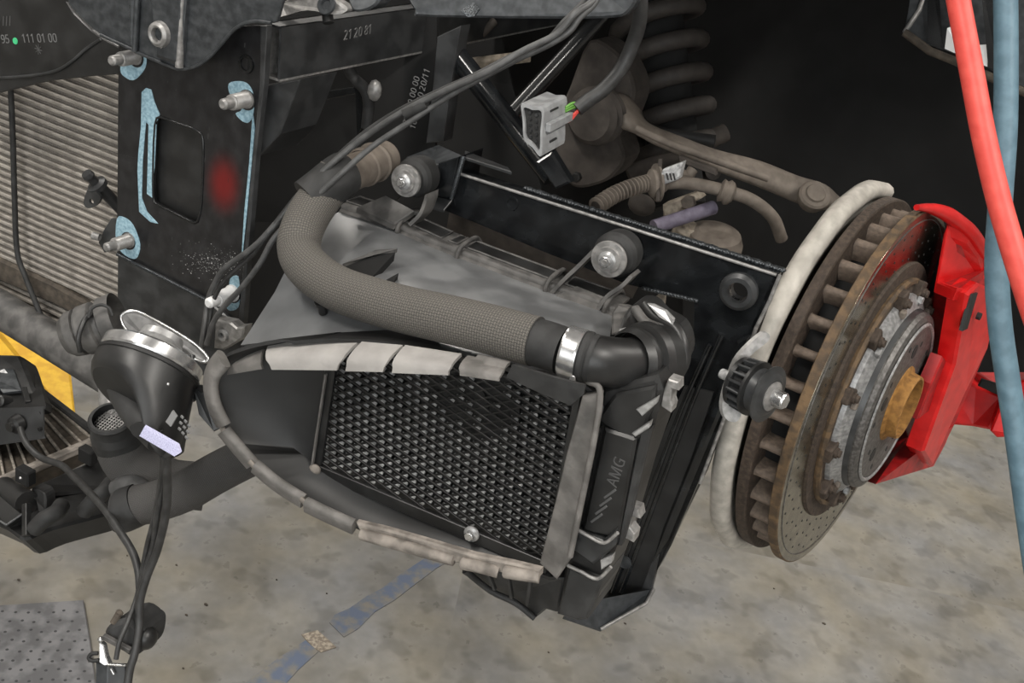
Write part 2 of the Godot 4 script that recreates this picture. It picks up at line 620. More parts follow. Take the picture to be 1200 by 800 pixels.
# ---------------------------------------------------------------- the scene
func _ready():
	rng.seed = 4
	cb = Basis(Vector3.RIGHT, deg_to_rad(-26)) * Basis(Vector3.BACK, deg_to_rad(12))
	cp = Vector3(0, 1.35, 0)
	var cam := Camera3D.new()
	cam.name = "camera"
	cam.fov = rad_to_deg(2.0 * atan(400.0 / FPX))
	cam.near = 0.05
	cam.transform = Transform3D(cb, cp)
	add_child(cam)
	cam.current = true
	var we := WorldEnvironment.new()
	we.name = "world_environment"
	var env := Environment.new()
	env.background_mode = Environment.BG_COLOR
	env.background_color = Color(0.05, 0.05, 0.05)
	env.tonemap_mode = Environment.TONE_MAPPER_LINEAR
	env.tonemap_exposure = 1.0
	env.sdfgi_enabled = true
	env.ssao_enabled = true
	env.ssil_enabled = true
	we.environment = env
	add_child(we)
	var ps := deg_to_rad(22)
	L = Vector3(cos(ps), 0, sin(ps))
	F = Vector3(-sin(ps), 0, cos(ps))
	DN = Vector3(0.85298, 0.0475, 0.51978).normalized()
	DC = P(1015.15, 457.8, 1.18)
	materials()
	room()
	floor_things()
	wheel_well()
	radiator()
	front_structure()
	mounting_frame()
	brake()
	cooler()
	shroud()
	hoses()
	horn()
	lower_left()
	cables()
	shop_hoses()

func room():
	var white := mix(g(0.62, 0.01), g(0.68, 0.01), 0.8, 0.0, 0.5)  # pale walls and ceiling out of view, bouncing light onto the car
	struct("floor", Sh.new().box(Vector3(0, -0.05, -2.5), Vector3(5, 0, 0), Vector3(0, 0.05, 0), Vector3(0, 0, 5.5), 0.0), floor_material())
	struct("ceiling", Sh.new().box(Vector3(0, 4.05, -2.5), Vector3(5, 0, 0), Vector3(0, 0.05, 0), Vector3(0, 0, 5.5), 0.0), white)
	struct("wall_left", Sh.new().box(Vector3(-5.05, 2, -2.5), Vector3(0.05, 0, 0), Vector3(0, 2.1, 0), Vector3(0, 0, 5.6), 0.0), white)
	struct("wall_right", Sh.new().box(Vector3(5.05, 2, -2.5), Vector3(0.05, 0, 0), Vector3(0, 2.1, 0), Vector3(0, 0, 5.6), 0.0), white)
	struct("wall_back", Sh.new().box(Vector3(0, 2, -8.05), Vector3(5.1, 0, 0), Vector3(0, 2.1, 0), Vector3(0, 0, 0.05), 0.0), white)
	struct("wall_front", Sh.new().box(Vector3(0, 2, 3.05), Vector3(5.1, 0, 0), Vector3(0, 2.1, 0), Vector3(0, 0, 0.05), 0.0), white)
	var glow := mat(Color.WHITE, 0.5)
	glow.emission_enabled = true
	glow.emission = Color(1, 0.98, 0.95)
	glow.emission_energy_multiplier = 2.0
	# ceiling lights out of view, placed to light the car and wheel from above
	for s in [[-1.6, 0.7, 9.5, "radiator side of the front bay"], [1.6, 0.7, 9.5, "wheel side of the front bay"], [-2.6, -1.8, 7.0, "far side of the raised car"], [2.6, -1.8, 7.0, "near side of the raised car"], [-1.6, -5.0, 6.0, "left of the back wall"], [1.6, -5.0, 6.0, "right of the back wall"]]:
		var c := Vector3(s[0], 3.9, s[1])
		var o := thing("ceiling_lamp", "long white ceiling light panel above the " + s[3], "lamp", c, "workshop ceiling lamps")
		put("housing", Sh.new().box(c + Vector3(0, 0.03, 0), Vector3(0.18, 0, 0), Vector3(0, 0.03, 0), Vector3(0, 0, 0.75), 0.004), M.white, o)
		put("diffuser", Sh.new().box(c + Vector3(0, -0.005, 0), Vector3(0.16, 0, 0), Vector3(0, 0.005, 0), Vector3(0, 0, 0.72), 0.002), glow, o)
		var a := AreaLight3D.new()
		a.name = numbered(self, "lamp_light")
		add_child(a, true)
		a.area_size = Vector2(0.32, 1.44)
		a.light_energy = s[2]
		a.light_color = Color(1, 0.98, 0.95)
		a.set("area_range", 20.0)
		a.shadow_enabled = true
		a.transform = Transform3D(Basis(Vector3.RIGHT, -PI / 2), c + Vector3(0, -0.03, 0))
	# added glowing panel behind the camera, for frontal fill light
	var fill_glow := mat(Color.WHITE, 0.5)
	fill_glow.emission_enabled = true
	fill_glow.emission = Color(0.97, 0.99, 1)
	fill_glow.emission_energy_multiplier = 1.0
	struct("window_1", Sh.new().box(Vector3(-0.3, 2.0, 2.985), Vector3(2.1, 0, 0), Vector3(0, 1.2, 0), Vector3(0, 0, 0.01), 0.0), fill_glow)
	var wl := AreaLight3D.new()
	wl.name = "window_light"
	add_child(wl, true)
	wl.area_size = Vector2(4.2, 2.4)
	wl.light_energy = 5.5
	wl.light_color = Color(0.97, 0.99, 1)
	wl.set("area_range", 20.0)
	wl.shadow_enabled = true
	wl.position = Vector3(-0.3, 2.0, 2.95)

func floor_things():
	tag(put("floor_tape", Sh.new().slab(onU([280, 806, 300, 790, 330, 768, 358, 750, 373, 763, 350, 784, 330, 806], 0.0012), Vector3(0, -0.001, 0)), M.tape), "short worn piece of blue tape on the floor at the bottom edge", "tape")
	tag(put("floor_tape", Sh.new().slab(onU([386, 729, 392, 720, 410, 712, 430, 698, 446, 690, 470, 672, 496, 655, 530, 634, 548, 645, 512, 665, 488, 683, 462, 703, 440, 716, 420, 736, 403, 746], 0.0012), Vector3(0, -0.001, 0)), M.tape), "long worn strip of blue tape on the floor under the black cooler duct", "tape")
	tag(put("paper_scrap", Sh.new().slab(onU([353, 743, 372, 738, 386, 750, 394, 758, 376, 764, 366, 757], 0.0012), Vector3(0, -0.001, 0)), M.beige), "beige scrap stuck on the floor in the gap of the blue tape", "scrap")
	tag(put("plastic_sliver", Sh.new().slab(onU([169, 712, 189, 713, 189, 715, 169, 715], 0.002), Vector3(0, -0.0015, 0)), M.white), "small white sliver lying on the floor beside the hanging cables", "scrap")
	var c := PU(40, 760, 0)
	var o := thing("rubber_mat", "grey dimpled rubber mat on the floor in the bottom corner", "mat", c)
	put("sheet", Sh.new().slab(onU([-60, 712, 0, 708, 98, 702, 106, 750, 116, 830, -60, 830], 0.008), Vector3(0, -0.0075, 0), 0.002), M.mat_rubber, o)
	var s := Sh.new()
	for i in 9:
		for k in 12:
			var x := -40.0 + k * 14.5 + (i % 2) * 7.0 + rng.randf_range(-1.5, 1.5) + i * 1.2
			var y := 716.0 + i * 11.5 + rng.randf_range(-1.5, 1.5)
			if x < 95 + (y - 702) * 0.15:
				s.lathe(PU(x, y, 0.0081), U, [[-0.001, 0.0001], [0.0, 0.0026], [0.0006, 0.0014], [0.0002, 0.0]], 8)
	stuff(put("dimple", s, mat(rgb(62, 62, 64), 0.8), o))
	for i in 13:
		var q: Array = [[8, 670], [60, 662], [120, 660], [205, 690], [240, 735], [190, 760], [330, 690], [245, 640], [405, 700], [660, 770], [880, 700], [960, 720], [700, 745]][i % 13]
		var w := PU(q[0] + rng.randf_range(-40, 40), q[1] + rng.randf_range(-15, 25), 0.001)
		var r := rng.randf_range(0.002, 0.005)
		tag(put("floor_crumb", Sh.new().ball(w, L * r, U * 0.0015, F * r * 0.6, 6), M.dirt), "tiny dark crumb of dirt lying on the concrete floor", "crumb", "dirt crumbs on the floor")

func wheel_well():
	var rows := []
	for y in [-120, 40, 180, 300, 400, 436]:
		var ro := []
		for x in [440, 560, 680, 800, 920, 1040, 1160, 1280]:
			var k := absf((x - 860.0) / 420.0)
			var d: float = 1.86 - 0.3 * k * k - (0.25 if y < 0 else 0.0)
			ro.append(P(x, y + (0.0 if x > 900 else 30.0 * (1 - k)) * (1.0 if y > 350 else 0.0), d))
		rows.append(ro)
	tag(put("wheel_arch_liner", Sh.new().sheet(rows, 0.006, -F), M.liner), "large black felt wheel arch liner behind the spring and the brake disc", "liner")
	var roof := [[], []]
	for i in 7:
		roof[0].append(P(lerpf(470, 1090, i / 6.0), -118, 1.6 + 0.1 * sin(PI * i / 6.0)))
		roof[1].append(L * lerpf(-0.50, -0.10, i / 6.0) + U * 1.27 - F * 1.03)
	tag(put("inner_wing", Sh.new().sheet(roof, 0.004, U), M.dark), "dark inner wing sheet roofing the wheel arch above the frame", "panel")  # out of view, placed to shade the suspension parts below
	# tower that carries the upper arm
	var o := thing("suspension_mount", "dark dusty suspension bracket behind the grey plug", "bracket", P(700, 220, 1.32))
	put("plate", Sh.new().slab(curve(atd([690, 48, 718, 58, 736, 80, 744, 108, 736, 135, 726, 160, 732, 186, 716, 208, 697, 217, 676, 220, 662, 210, 650, 180, 652, 140, 668, 100], 1.30), 3, true), -F * 0.05, 0.003), M.arm_dark, o)
	put("boot", Sh.new().lathe(P(690, 138, 1.26), (P(712, 132, 1.3) - P(690, 138, 1.26)), [[0, 0.0], [0, 0.026], [0.008, 0.032], [0.012, 0.028], [0.018, 0.034], [0.024, 0.029], [0.03, 0.033], [0.034, 0.028]], 24), M.arm_dark, o)
	put("bolt", Sh.new().hexa(P(677, 207, 1.285), F, 0.006, 0.008), M.dark, o)
	# spring
	o = thing("coil_spring", "dark coil spring deep in the wheel arch", "spring", P(790, 210, 1.45))
	var pts := []
	var a0 := P(762, -40, 1.44)
	var a1 := P(792, 205, 1.44)
	var ax := (a1 - a0).normalized()
	var e1 := ax.cross(F).normalized()
	var e2 := ax.cross(e1).normalized()
	var turns := 6.4
	for i in 140:
		var t := float(i) / 139.0
		pts.append(a0.lerp(a1, t) + (e1 * cos(t * TAU * turns) + e2 * sin(t * TAU * turns)) * (0.054 - 0.004 * t))
	put("coil", Sh.new().tube(pts, 0.0118, 12), mix(rgb(46, 42, 39), rgb(60, 55, 51), 0.7, 0.0, 12.0), o)
	put("damper", Sh.new().tube([a0, a1 + ax * 0.04], 0.034, 20), M.liner, o)
	# upper control arm
	o = thing("control_arm", "dusty forged upper control arm reaching from the bracket to the brake", "control arm", P(720, 150, 1.27))
	var up := curve(deep([708, 110, 1.27, 724, 113, 1.27, 737, 128, 1.27, 752, 146, 1.27, 788, 161, 1.27, 832, 177, 1.28, 884, 190, 1.29, 930, 208, 1.29, 962, 218, 1.29, 980, 235, 1.29]), 4)
	var lo := curve(deep([708, 158, 1.27, 722, 154, 1.27, 742, 160, 1.27, 766, 172, 1.27, 794, 184, 1.27, 849, 207, 1.28, 892, 224, 1.29, 930, 240, 1.29, 958, 249, 1.29, 976, 245, 1.29]), 4)
	var sk := []
	for i in up.size():
		var c: Vector3 = (up[i] + lo[i]) * 0.5
		var h: Vector3 = (up[i] - lo[i]) * 0.5
		var w := -F * (0.022 if i > 8 else 0.03)
		var rr := []
		for k in 12:
			var an := TAU * k / 12.0
			rr.append(c + w * 0.6 + h * cos(an) * (1.0 if absf(cos(an)) > 0.3 else 1.0) + w * sin(an) * 0.8)
		sk.append(rr)
	put("arm_body", Sh.new().skin(sk), M.arm, o)
	put("rib", Sh.new().tube(curve(deep([745, 150, 1.25, 790, 170, 1.25, 845, 190, 1.258, 900, 209, 1.266]), 5), 0.0045, 8), M.arm, o)
	put("web_edge", Sh.new().slab(deep([795, 183, 1.245, 838, 199, 1.25, 838, 206, 1.25, 796, 190, 1.245]), -F * 0.01, 0.001), M.arm_dark, o)
	put("joint_cap", Sh.new().lathe(P(955, 228, 1.268), (U * 0.6 + F * 0.5 + L * 0.2), [[-0.014, 0.016], [-0.004, 0.019], [0.0, 0.0185], [0.002, 0.016], [0.003, 0.012], [0.005, 0.0105], [0.005, 0.0]], 24), M.arm, o)
	# drop link and lower rods in the dark
	tag(put("anti_roll_link", Sh.new().tube(curve(deep([736, 204, 1.36, 760, 194, 1.36, 795, 186, 1.36]), 5), 0.0095, 12), M.arm_dark), "dark round link rod just below the control arm", "rod")
	tag(put("brake_line_hose", Sh.new().tube(curve(deep([736, 118, 1.38, 758, 150, 1.37, 800, 160, 1.36, 838, 166, 1.35]), 5), 0.008, 10), M.dark), "dark round line crossing behind the control arm", "hose")
	tag(put("sway_bar", Sh.new().tube(deep([738, 205, 1.4, 850, 155, 1.42]), 0.012, 12), M.arm_dark), "dusty grey bar running behind the control arm", "bar")
	# black braces in front
	o = thing("brace_tube", "glossy black brace tube slanting down behind the thin cables", "brace", P(655, 215, 1.12))
	put("tube", Sh.new().tube(deep([536, 66, 1.16, 648, 208, 1.13]), 0.0115, 20), M.frame, o)
	put("flattened_end", Sh.new().slab(deep([628, 190, 1.115, 646, 178, 1.115, 668, 214, 1.115, 650, 222, 1.115]), -F * 0.012, 0.002), M.frame, o)
	tag(put("brace_rod", Sh.new().tube(deep([594, 140, 1.17, 716, 6, 1.2]), 0.0085, 16), M.paint), "straight black rod rising behind the grey plug to the top edge", "rod")
	tag(put("inner_rod", Sh.new().tube(deep([540, 76, 1.3, 620, 66, 1.32]), 0.007, 12), M.beige), "short pale rod seen in the dark behind the thin cables", "rod")
	tag(put("bleed_screw", Sh.new().tube(deep([560, 42, 1.3, 580, 24, 1.3]), [0.007, 0.005], 10), M.arm_dark), "small dark fitting above the pale rod", "fitting")
	# grey plug on its loom
	o = thing("wiring_plug", "grey multi-pin wiring plug with green and red wires hanging free", "plug", P(640, 180, 1.0))
	var A := P(611, 121, 1.0)
	var B := P(637, 127, 0.99)
	var C := P(634, 183, 0.99)
	var D := P(614, 163, 1.0)
	var ex: Vector3 = P(664, 114, 1.03) - B
	var ctr := (A + B + C + D) * 0.25
	var outl := curve([A, A.lerp(B, 0.5), B, B.lerp(C, 0.5), C, C.lerp(D, 0.5), D, D.lerp(A, 0.5)], 4, true)
	var inl := []
	for w in outl: inl.append(ctr + (w - ctr) * 0.8)
	put("shell", Sh.new().slab(holed(outl, inl, -ex), ex * 0.3), M.grey_plug, o)
	put("body", Sh.new().slab(shift(outl, ex * 0.28), ex * 0.72, 0.001), M.grey_plug, o)
	put("face", Sh.new().slab(shift(inl, ex * 0.06), ex * 0.2), M.dark, o)
	for i in 5:
		for k in 2:
			put("pin", Sh.new().lathe(A.lerp(D, 0.2 + 0.15 * i).lerp(B.lerp(C, 0.2 + 0.15 * i), 0.35 + 0.3 * k) + ex * 0.02, ex, [[0, 0.0], [0, 0.0015], [0.004, 0.0015]], 8), M.dark_metal, o)
	var side := (B - A).normalized()
	put("latch", Sh.new().bar(B.lerp(C, 0.42) + side * 0.003 + ex * 0.1, B.lerp(C, 0.42) + side * 0.003 + ex * 1.12, side, 0.008, 0.005), M.grey_plug, o)
	put("slot", Sh.new().bar(B.lerp(C, 0.12) + side * 0.0006 + ex * 0.25, B.lerp(C, 0.12) + side * 0.0006 + ex * 0.6, side, 0.002, 0.002), M.dark, o)
	put("slot", Sh.new().bar(B.lerp(C, 0.78) + side * 0.0006 + ex * 0.3, B.lerp(C, 0.78) + side * 0.0006 + ex * 0.6, side, 0.002, 0.002), M.dark, o)
	var we := B.lerp(C, 0.3) + ex * 0.95
	for i in 3:
		put("wire", Sh.new().tube(curve([we + U * 0.002 * i, we.lerp(P(676, 124, 1.03), 0.6) + U * 0.0025 * i, P(682, 122, 1.03)], 4), 0.0012, 8), M.green_wire, o)
		put("wire", Sh.new().tube(curve([we - U * (0.006 + 0.002 * i), we.lerp(P(676, 130, 1.03), 0.6) - U * (0.005 + 0.002 * i), P(682, 125, 1.03)], 4), 0.0012, 8), M.red_wire, o)
	tag(put("wiring_loom", Sh.new().tube(curve(deep([676, 128, 1.03, 690, 117, 1.03, 708, 104, 1.03, 728, 80, 1.03, 742, 50, 1.02, 750, 20, 1.0, 750, -20, 0.98]), 6), 0.0068, 14), M.cable), "black taped wiring loom curving up from the grey plug", "cable")
	# sensor line
	o = thing("sensor_line", "dusty sensor line with a ribbed sleeve above the black frame", "cable", P(765, 220, 1.16))
	var cl := curve(deep([698, 242, 1.12, 720, 228, 1.14, 742, 219, 1.15, 760, 214, 1.16]), 20)
	put("sleeve", Sh.new().tube(cl, 0.0058, 14), M.arm_dark, o)
	for i in 15:
		var q: Vector3 = cl[1 + i * 4]
		put("sleeve_rib", Sh.new().lathe(q, cl[2 + i * 4] - q, [[-0.0016, 0.0058], [-0.0007, 0.0092], [0.0007, 0.0092], [0.0016, 0.0058]], 16), M.arm, o)
	put("grommet", Sh.new().lathe(P(759, 215, 1.16), P(785, 213, 1.165) - P(759, 215, 1.16), [[0, 0.009], [0.004, 0.015], [0.008, 0.015], [0.009, 0.02], [0.0115, 0.02], [0.0125, 0.014], [0.02, 0.009]], 20), M.arm, o)
	put("clip", Sh.new().bar(P(774, 186, 1.15), P(771, 236, 1.15), F, 0.004, 0.002), M.arm_dark, o)
	put("line", Sh.new().tube(curve(deep([776, 215, 1.165, 800, 214, 1.165, 826, 218, 1.165, 850, 224, 1.165, 880, 234, 1.17, 905, 254, 1.19, 916, 280, 1.21]), 8), 0.0068, 14), M.arm, o)
	put("collar", Sh.new().lathe(P(843, 222, 1.165), P(860, 228, 1.165) - P(843, 222, 1.165), [[0, 0.008], [0.002, 0.0125], [0.006, 0.011], [0.009, 0.0135], [0.013, 0.012], [0.016, 0.008]], 20), M.arm, o)
	o = thing("sensor_plug", "small white sensor plug tucked under the control arm", "plug", P(787, 212, 1.19))
	put("housing", Sh.new().box(P(788, 203, 1.15), (P(799, 199, 1.15) - P(788, 203, 1.15)) * 1.1, U * 0.0095, F * 0.006, 0.001), M.white_plug, o)
	for i in 3: put("rib", Sh.new().bar(P(781 + i * 4, 203, 1.142), P(783 + i * 4, 211, 1.142), F, 0.0014, 0.002), M.dark, o)
	put("tail", Sh.new().tube(curve(deep([797, 204, 1.19, 806, 206, 1.19, 812, 198, 1.19]), 4), 0.006, 10), M.arm, o)
	o = thing("line_fitting", "beige block fitting below the sensor line", "fitting", P(797, 250, 1.2))
	put("block", Sh.new().slab(deep([776, 240, 1.2, 815, 226, 1.2, 821, 233, 1.2, 800, 244, 1.2, 792, 256, 1.2, 777, 254, 1.2]), -F * 0.02, 0.002), M.beige, o)
	put("nut", Sh.new().hexa(P(808, 236, 1.195), F, 0.008, 0.008), M.arm, o)
	tag(put("purple_line", Sh.new().tube(curve(deep([766, 266, 1.16, 790, 258, 1.17, 815, 250, 1.18, 836, 243, 1.19]), 4), 0.0075, 14), M.purple), "purple tinted pipe just behind the welded edge of the frame", "pipe")
	tag(put("round_joint", Sh.new().lathe(P(836, 283, 1.2), U + F * 0.2, [[-0.03, 0.032], [0.0, 0.032], [0.01, 0.028], [0.014, 0.018], [0.014, 0.0]], 28), M.arm), "pale round joint body behind the right end of the welded edge", "joint")
	tag(put("round_joint", Sh.new().lathe(P(806, 268, 1.2), U + F * 0.2 + L * 0.2, [[-0.02, 0.015], [0.0, 0.015], [0.005, 0.011], [0.005, 0.0]], 20), M.beige), "small beige cylinder beside the purple tinted pipe", "joint")
	tag(put("dark_bulb", Sh.new().ball(P(752, 240, 1.22), L * 0.016, U * 0.012, F * 0.012, 14), M.arm_dark), "dark rounded knob under the ribbed sleeve", "knob")
	# fender
	o = thing("fender", "dark painted fender end hanging in the upper corner behind the hoses", "fender", P(1120, 70, 1.12))
	put("panel", Sh.new().slab(deep([1130, -420, 1.16, 1072, -40, 1.16, 1060, 36, 1.16, 1085, 52, 1.15, 1120, 64, 1.13, 1160, 82, 1.1, 1200, 104, 1.08, 1290, 150, 1.02, 1480, 250, 0.94, 1500, -420, 0.94]), -F * 0.004 + U * 0.001, 0.0008), M.carrier, o)
	put("flange", Sh.new().tube(deep([1096, -40, 1.15, 1077, 12, 1.155, 1060, 38, 1.155]), 0.0026, 10), M.zinc, o)
	put("lip", Sh.new().tube(deep([1060, 38, 1.155, 1090, 60, 1.145, 1120, 72, 1.13, 1160, 90, 1.1, 1210, 112, 1.07]), 0.0042, 10), M.dirt, o)
	put("recess", Sh.new().slab(deep([1088, -40, 1.125, 1098, -40, 1.12, 1105, 57, 1.12, 1086, 50, 1.125]), -F * 0.002), M.paint, o)
	put("edge_strip", Sh.new().slab(deep([1147, -40, 1.09, 1168, -40, 1.08, 1170, 84, 1.08, 1158, 78, 1.085]), -F * 0.002), M.paint, o)
	put("sticker", Sh.new().slab(deep([1110, 33, 1.113, 1118, 30, 1.112, 1122, 54, 1.108, 1158, 52, 1.09, 1157, 78, 1.088, 1150, 76, 1.09, 1107, 57, 1.116]), -F * 0.001), M.white, o)

func radiator():
	var f := -0.874
	var o := thing("radiator", "large grey finned radiator core at the left edge", "radiator", PF(70, 380, f))
	var b := onF([-90, 20, 170, 60, 170, 420, 130, 420, -90, 318], f + 0.005)
	put("core", Sh.new().slab(b, -F * 0.03), M.fin_gap, o)
	var p0 := PF(20, 60, f)
	var u0 := p0.dot(U)
	var l0 := PF(-70, 200, f).dot(L)
	var l1 := PF(160, 200, f).dot(L)
	var lowest := PF(0, 322, f).dot(U)
	for i in 46:
		var u := u0 + 0.05 - i * 0.0088
		var a := L * l0 + U * u + F * f
		var c := L * l1 + U * u + F * f
		put("fin", Sh.new().bar(a, c, U, 0.018, 0.0046, 0.0013), M.fin, o)
	put("lower_rail", Sh.new().slab(onF([-90, 262, 0, 304, 60, 332, 140, 376, 140, 396, 60, 356, 0, 330, -90, 290], f + 0.014), -F * 0.04, 0.003), M.dirt, o)
	tag(put("radiator_wire", Sh.new().tube(curve(deepF([12, 92, -0.852, 15, 160, -0.852, 17, 230, -0.852, 20, 294, -0.85, 30, 325, -0.845, 42, 355, -0.84, 55, 388, -0.835]), 6), 0.0032, 10), M.rubber), "thin black wire hanging straight down in front of the radiator fins", "wire")
	tag(put("lower_beam", Sh.new().tube(deepF([-60, 325, -0.83, 140, 448, -0.83]), 0.0215, 24), M.plastic_dust), "dusty dark round beam running below the radiator", "beam")
	o = thing("pipe_stub", "dark pipe stub with an eyelet tab in front of the radiator fins", "pipe", PF(120, 220, -0.82))
	var a := PF(101, 203, -0.815)
	var c := PF(142, 245, -0.85)
	put("pipe", Sh.new().lathe(a, c - a, [[0, 0.0], [0, 0.0055], [0.004, 0.0065], [0.008, 0.005], [0.014, 0.005], [0.016, 0.0105], [0.021, 0.0105], [0.022, 0.0065], [0.06, 0.0065]], 20), M.dark_metal, o)
	var tabo := curve(onF([106, 218, 112, 224, 118, 232, 112, 241, 103, 244, 98, 239, 100, 228], -0.818), 3, true)
	put("tab", Sh.new().slab(holed(tabo, ring(PF(107, 236, -0.818), F, 0.0032, 12), F), -F * 0.003), M.dark_metal, o)
	o = thing("tab_bracket", "dark triangular tab bracket sticking out behind the left plate edge", "bracket", PF(125, 280, -0.81))
	put("plate", Sh.new().slab(onF([130, 256, 139, 258, 139, 292, 122, 296, 115, 284, 121, 270], -0.806), -F * 0.004, 0.0006), M.dark_metal, o)
	put("stud", Sh.new().lathe(PF(117, 278, -0.80), -L + F * 0.3, [[0, 0.004], [0.008, 0.004], [0.008, 0.0]], 12), M.zinc, o)

func threaded(o: Node3D, base: Vector3, tip: Vector3, r: float, m: Material):
	var ax := tip - base
	var n := ax.length()
	var pr := [[0.0, r * 1.15], [0.002, r * 1.15], [0.002, r]]
	var k := 0.003
	while k < n * 0.62:
		pr.append([k, r])
		pr.append([k + 0.0007, r * 0.9])
		k += 0.0014
	pr.append_array([[n * 0.64, r * 0.95], [n * 0.66, r * 0.72], [n * 0.95, r * 0.68], [n, r * 0.45], [n, 0.0]])
	put("stud", Sh.new().lathe(base, ax, pr, 18), m, o)

func front_structure():
	var f := -0.789
	# end plate
	var o := thing("mounting_plate", "worn black steel mounting plate with a window, blue paint rings and a red spot", "plate", PF(210, 400, f))
	var outer := onF([139, 40, 205, 38, 296, 30, 309, 30, 306, 100, 297, 180, 288, 290, 283, 350, 281, 385, 243, 352, 190, 325, 137, 298, 138, 180], f)
	var hole := curve(onF([188, 137, 206, 144, 224, 150, 233, 155, 238, 163, 238, 200, 236, 240, 233, 255, 228, 261, 205, 250, 184, 239, 180, 230, 180, 190, 182, 146], f), 2, true)
	var s := Sh.new()
	s.uo = PF(137, 40, f)
	s.ux = L / (PF(309, 100, f) - PF(137, 100, f)).dot(L)
	s.uy = -U / (PF(137, 40, f) - PF(250, 380, f)).dot(U)
	s.slab(holed(outer, hole, F), -F * 0.004)
	put("face", s, plate_material(), o)
	put("window_back", Sh.new().slab(onF([165, 120, 250, 140, 250, 275, 165, 250], f - 0.007), -F * 0.003), M.plastic, o)
	var rim := hole.duplicate()
	rim.append(hole[0])
	put("window_rim", Sh.new().tube(rim, 0.0014, 8, false), M.paint, o)
	put("lower_panel", Sh.new().slab(onF([137, 298, 190, 325, 243, 352, 283, 386, 282, 440, 136, 440], f + 0.004), -F * 0.008, 0.0015), M.dark_metal, o)
	put("fold_edge", Sh.new().tube(onF([137, 298, 190, 325, 243, 352], f + 0.003), 0.0016, 8), M.weld, o)
	put("side_flange", Sh.new().slab(onF([305, 30, 313, 30, 309, 100, 300, 180, 291, 290, 285, 380, 279, 380, 287, 290, 296, 180, 304, 100], f + 0.004), -F * 0.007, 0.0006), M.dark_metal, o)
	put("slot_rim", Sh.new().lathe(PF(289, 75, f), F, [[0.0, 0.0085], [0.002, 0.008], [0.002, 0.0055], [-0.001, 0.0055], [-0.001, 0.0]], 20), M.paint, o)
	put("slot", Sh.new().slab(curve(onF([291, 68, 294, 66, 296, 75, 294, 84, 290, 82], f + 0.0004), 3, true), -F * 0.001), M.liner, o)
	for w in [
		[144, 62, 158, 62, 170, 66, 171, 76, 166, 86, 156, 94, 146, 90, 141, 82],
		[268, 98, 280, 95, 291, 99, 297, 112, 297, 132, 292, 143, 284, 142, 276, 133, 283, 128, 270, 112],
		[137, 256, 146, 255, 156, 264, 164, 286, 161, 301, 154, 303, 143, 296, 136, 284],
		[270, 326, 279, 324, 281, 345, 279, 360, 270, 364, 265, 358, 268, 340],
	]:
		put("paint_ring", Sh.new().slab(curve(onF(w, f + 0.0006), 3, true), -F * 0.0009), M.blue, o)
	put("paint_run", Sh.new().slab(onF([166, 108, 171, 103, 177, 105, 181, 120, 187, 134, 183, 144, 182, 170, 180, 210, 180, 233, 172, 227, 173, 190, 174, 146, 171, 143, 169, 165, 167, 190, 166, 232, 172, 248, 185, 262, 176, 260, 163, 248, 161, 200, 162, 180, 165, 150], f + 0.0006), -F * 0.0009), M.blue, o)
	put("paint_streak", Sh.new().slab(onF([296, 132, 298.5, 150, 294, 200, 288, 262, 284, 300, 283, 300, 286, 250, 292, 190], f + 0.0006), -F * 0.0009), M.blue, o)
	for w in [[160, 67], [290, 117], [151, 282], [273, 344]]:
		put("stud_seat", Sh.new().lathe(PF(w[0], w[1], f), F, [[-0.001, 0.0], [-0.001, 0.0095], [0.0014, 0.0092], [0.0014, 0.0]], 20), M.dark, o)  # dark disc standing in for the shaded gap round each stud
	threaded(o, PF(160, 66, f), PF(160, 66, f) + F * 0.034 + L * 0.002, 0.0068, M.zinc)
	threaded(o, PF(290, 116, f), PF(290, 116, f) + F * 0.034, 0.0072, M.zinc)
	threaded(o, PF(152, 281, f), PF(152, 281, f) + F * 0.032, 0.0068, M.zinc)
	threaded(o, PF(273, 343, f), PF(273, 343, f) + F * 0.036, 0.0075, M.white)
	# upper carrier
	var fc := -0.76
	o = thing("upper_carrier", "scuffed grey steel carrier with a lobed lower edge and bolt hole at the top", "carrier", PF(210, 80, fc))
	put("sheet", Sh.new().slab(curve(onF([60, -50, 78, 0, 96, 22, 118, 41, 155, 58, 162, 62, 200, 78, 211, 81, 226, 79, 241, 71, 258, 53, 272, 37, 285, 28, 300, 25, 316, 27, 326, 18, 332, -50, 250, -55], fc), 3, true), -F * 0.004, 0.001), M.carrier, o)
	put("edge_bead", Sh.new().tube(curve(onF([118, 41, 155, 58, 162, 62, 200, 78, 211, 81, 226, 79, 241, 71, 258, 53, 272, 37, 285, 28, 300, 25, 318, 27], fc + 0.001), 4), 0.0016, 8), M.carrier, o)
	put("rib", Sh.new().slab(onF([146, -40, 157, -40, 156, 58, 150, 55], fc + 0.006), -F * 0.008, 0.003), M.carrier, o)
	put("rib", Sh.new().slab(onF([170, -40, 218, -40, 209, 78, 180, 68], fc + 0.008), -F * 0.009, 0.004), M.carrier, o)
	put("ridge", Sh.new().tube(onF([217, -40, 212, 20, 210, 79], fc + 0.004), 0.0036, 10), M.zinc, o)
	put("ridge", Sh.new().tube(onF([163, -40, 160, 20, 158, 60], fc + 0.002), 0.003, 10), M.carrier, o)
	put("bolt_collar", Sh.new().lathe(PF(188, 40, fc + 0.008), F, [[0, 0.0115], [0.004, 0.0105], [0.006, 0.008], [0.005, 0.006], [-0.006, 0.006], [-0.006, 0]], 24), M.zinc, o)
	put("chip", Sh.new().slab(onF([184, 47, 190, 48, 192, 54, 188, 57, 184, 53], fc + 0.011), -F * 0.003, 0.0008), M.bright, o)
	# upper plastic panel
	var fp := -0.80
	o = thing("air_guide", "black plastic air guide with a green dot above the radiator", "panel", PF(70, 95, fp))
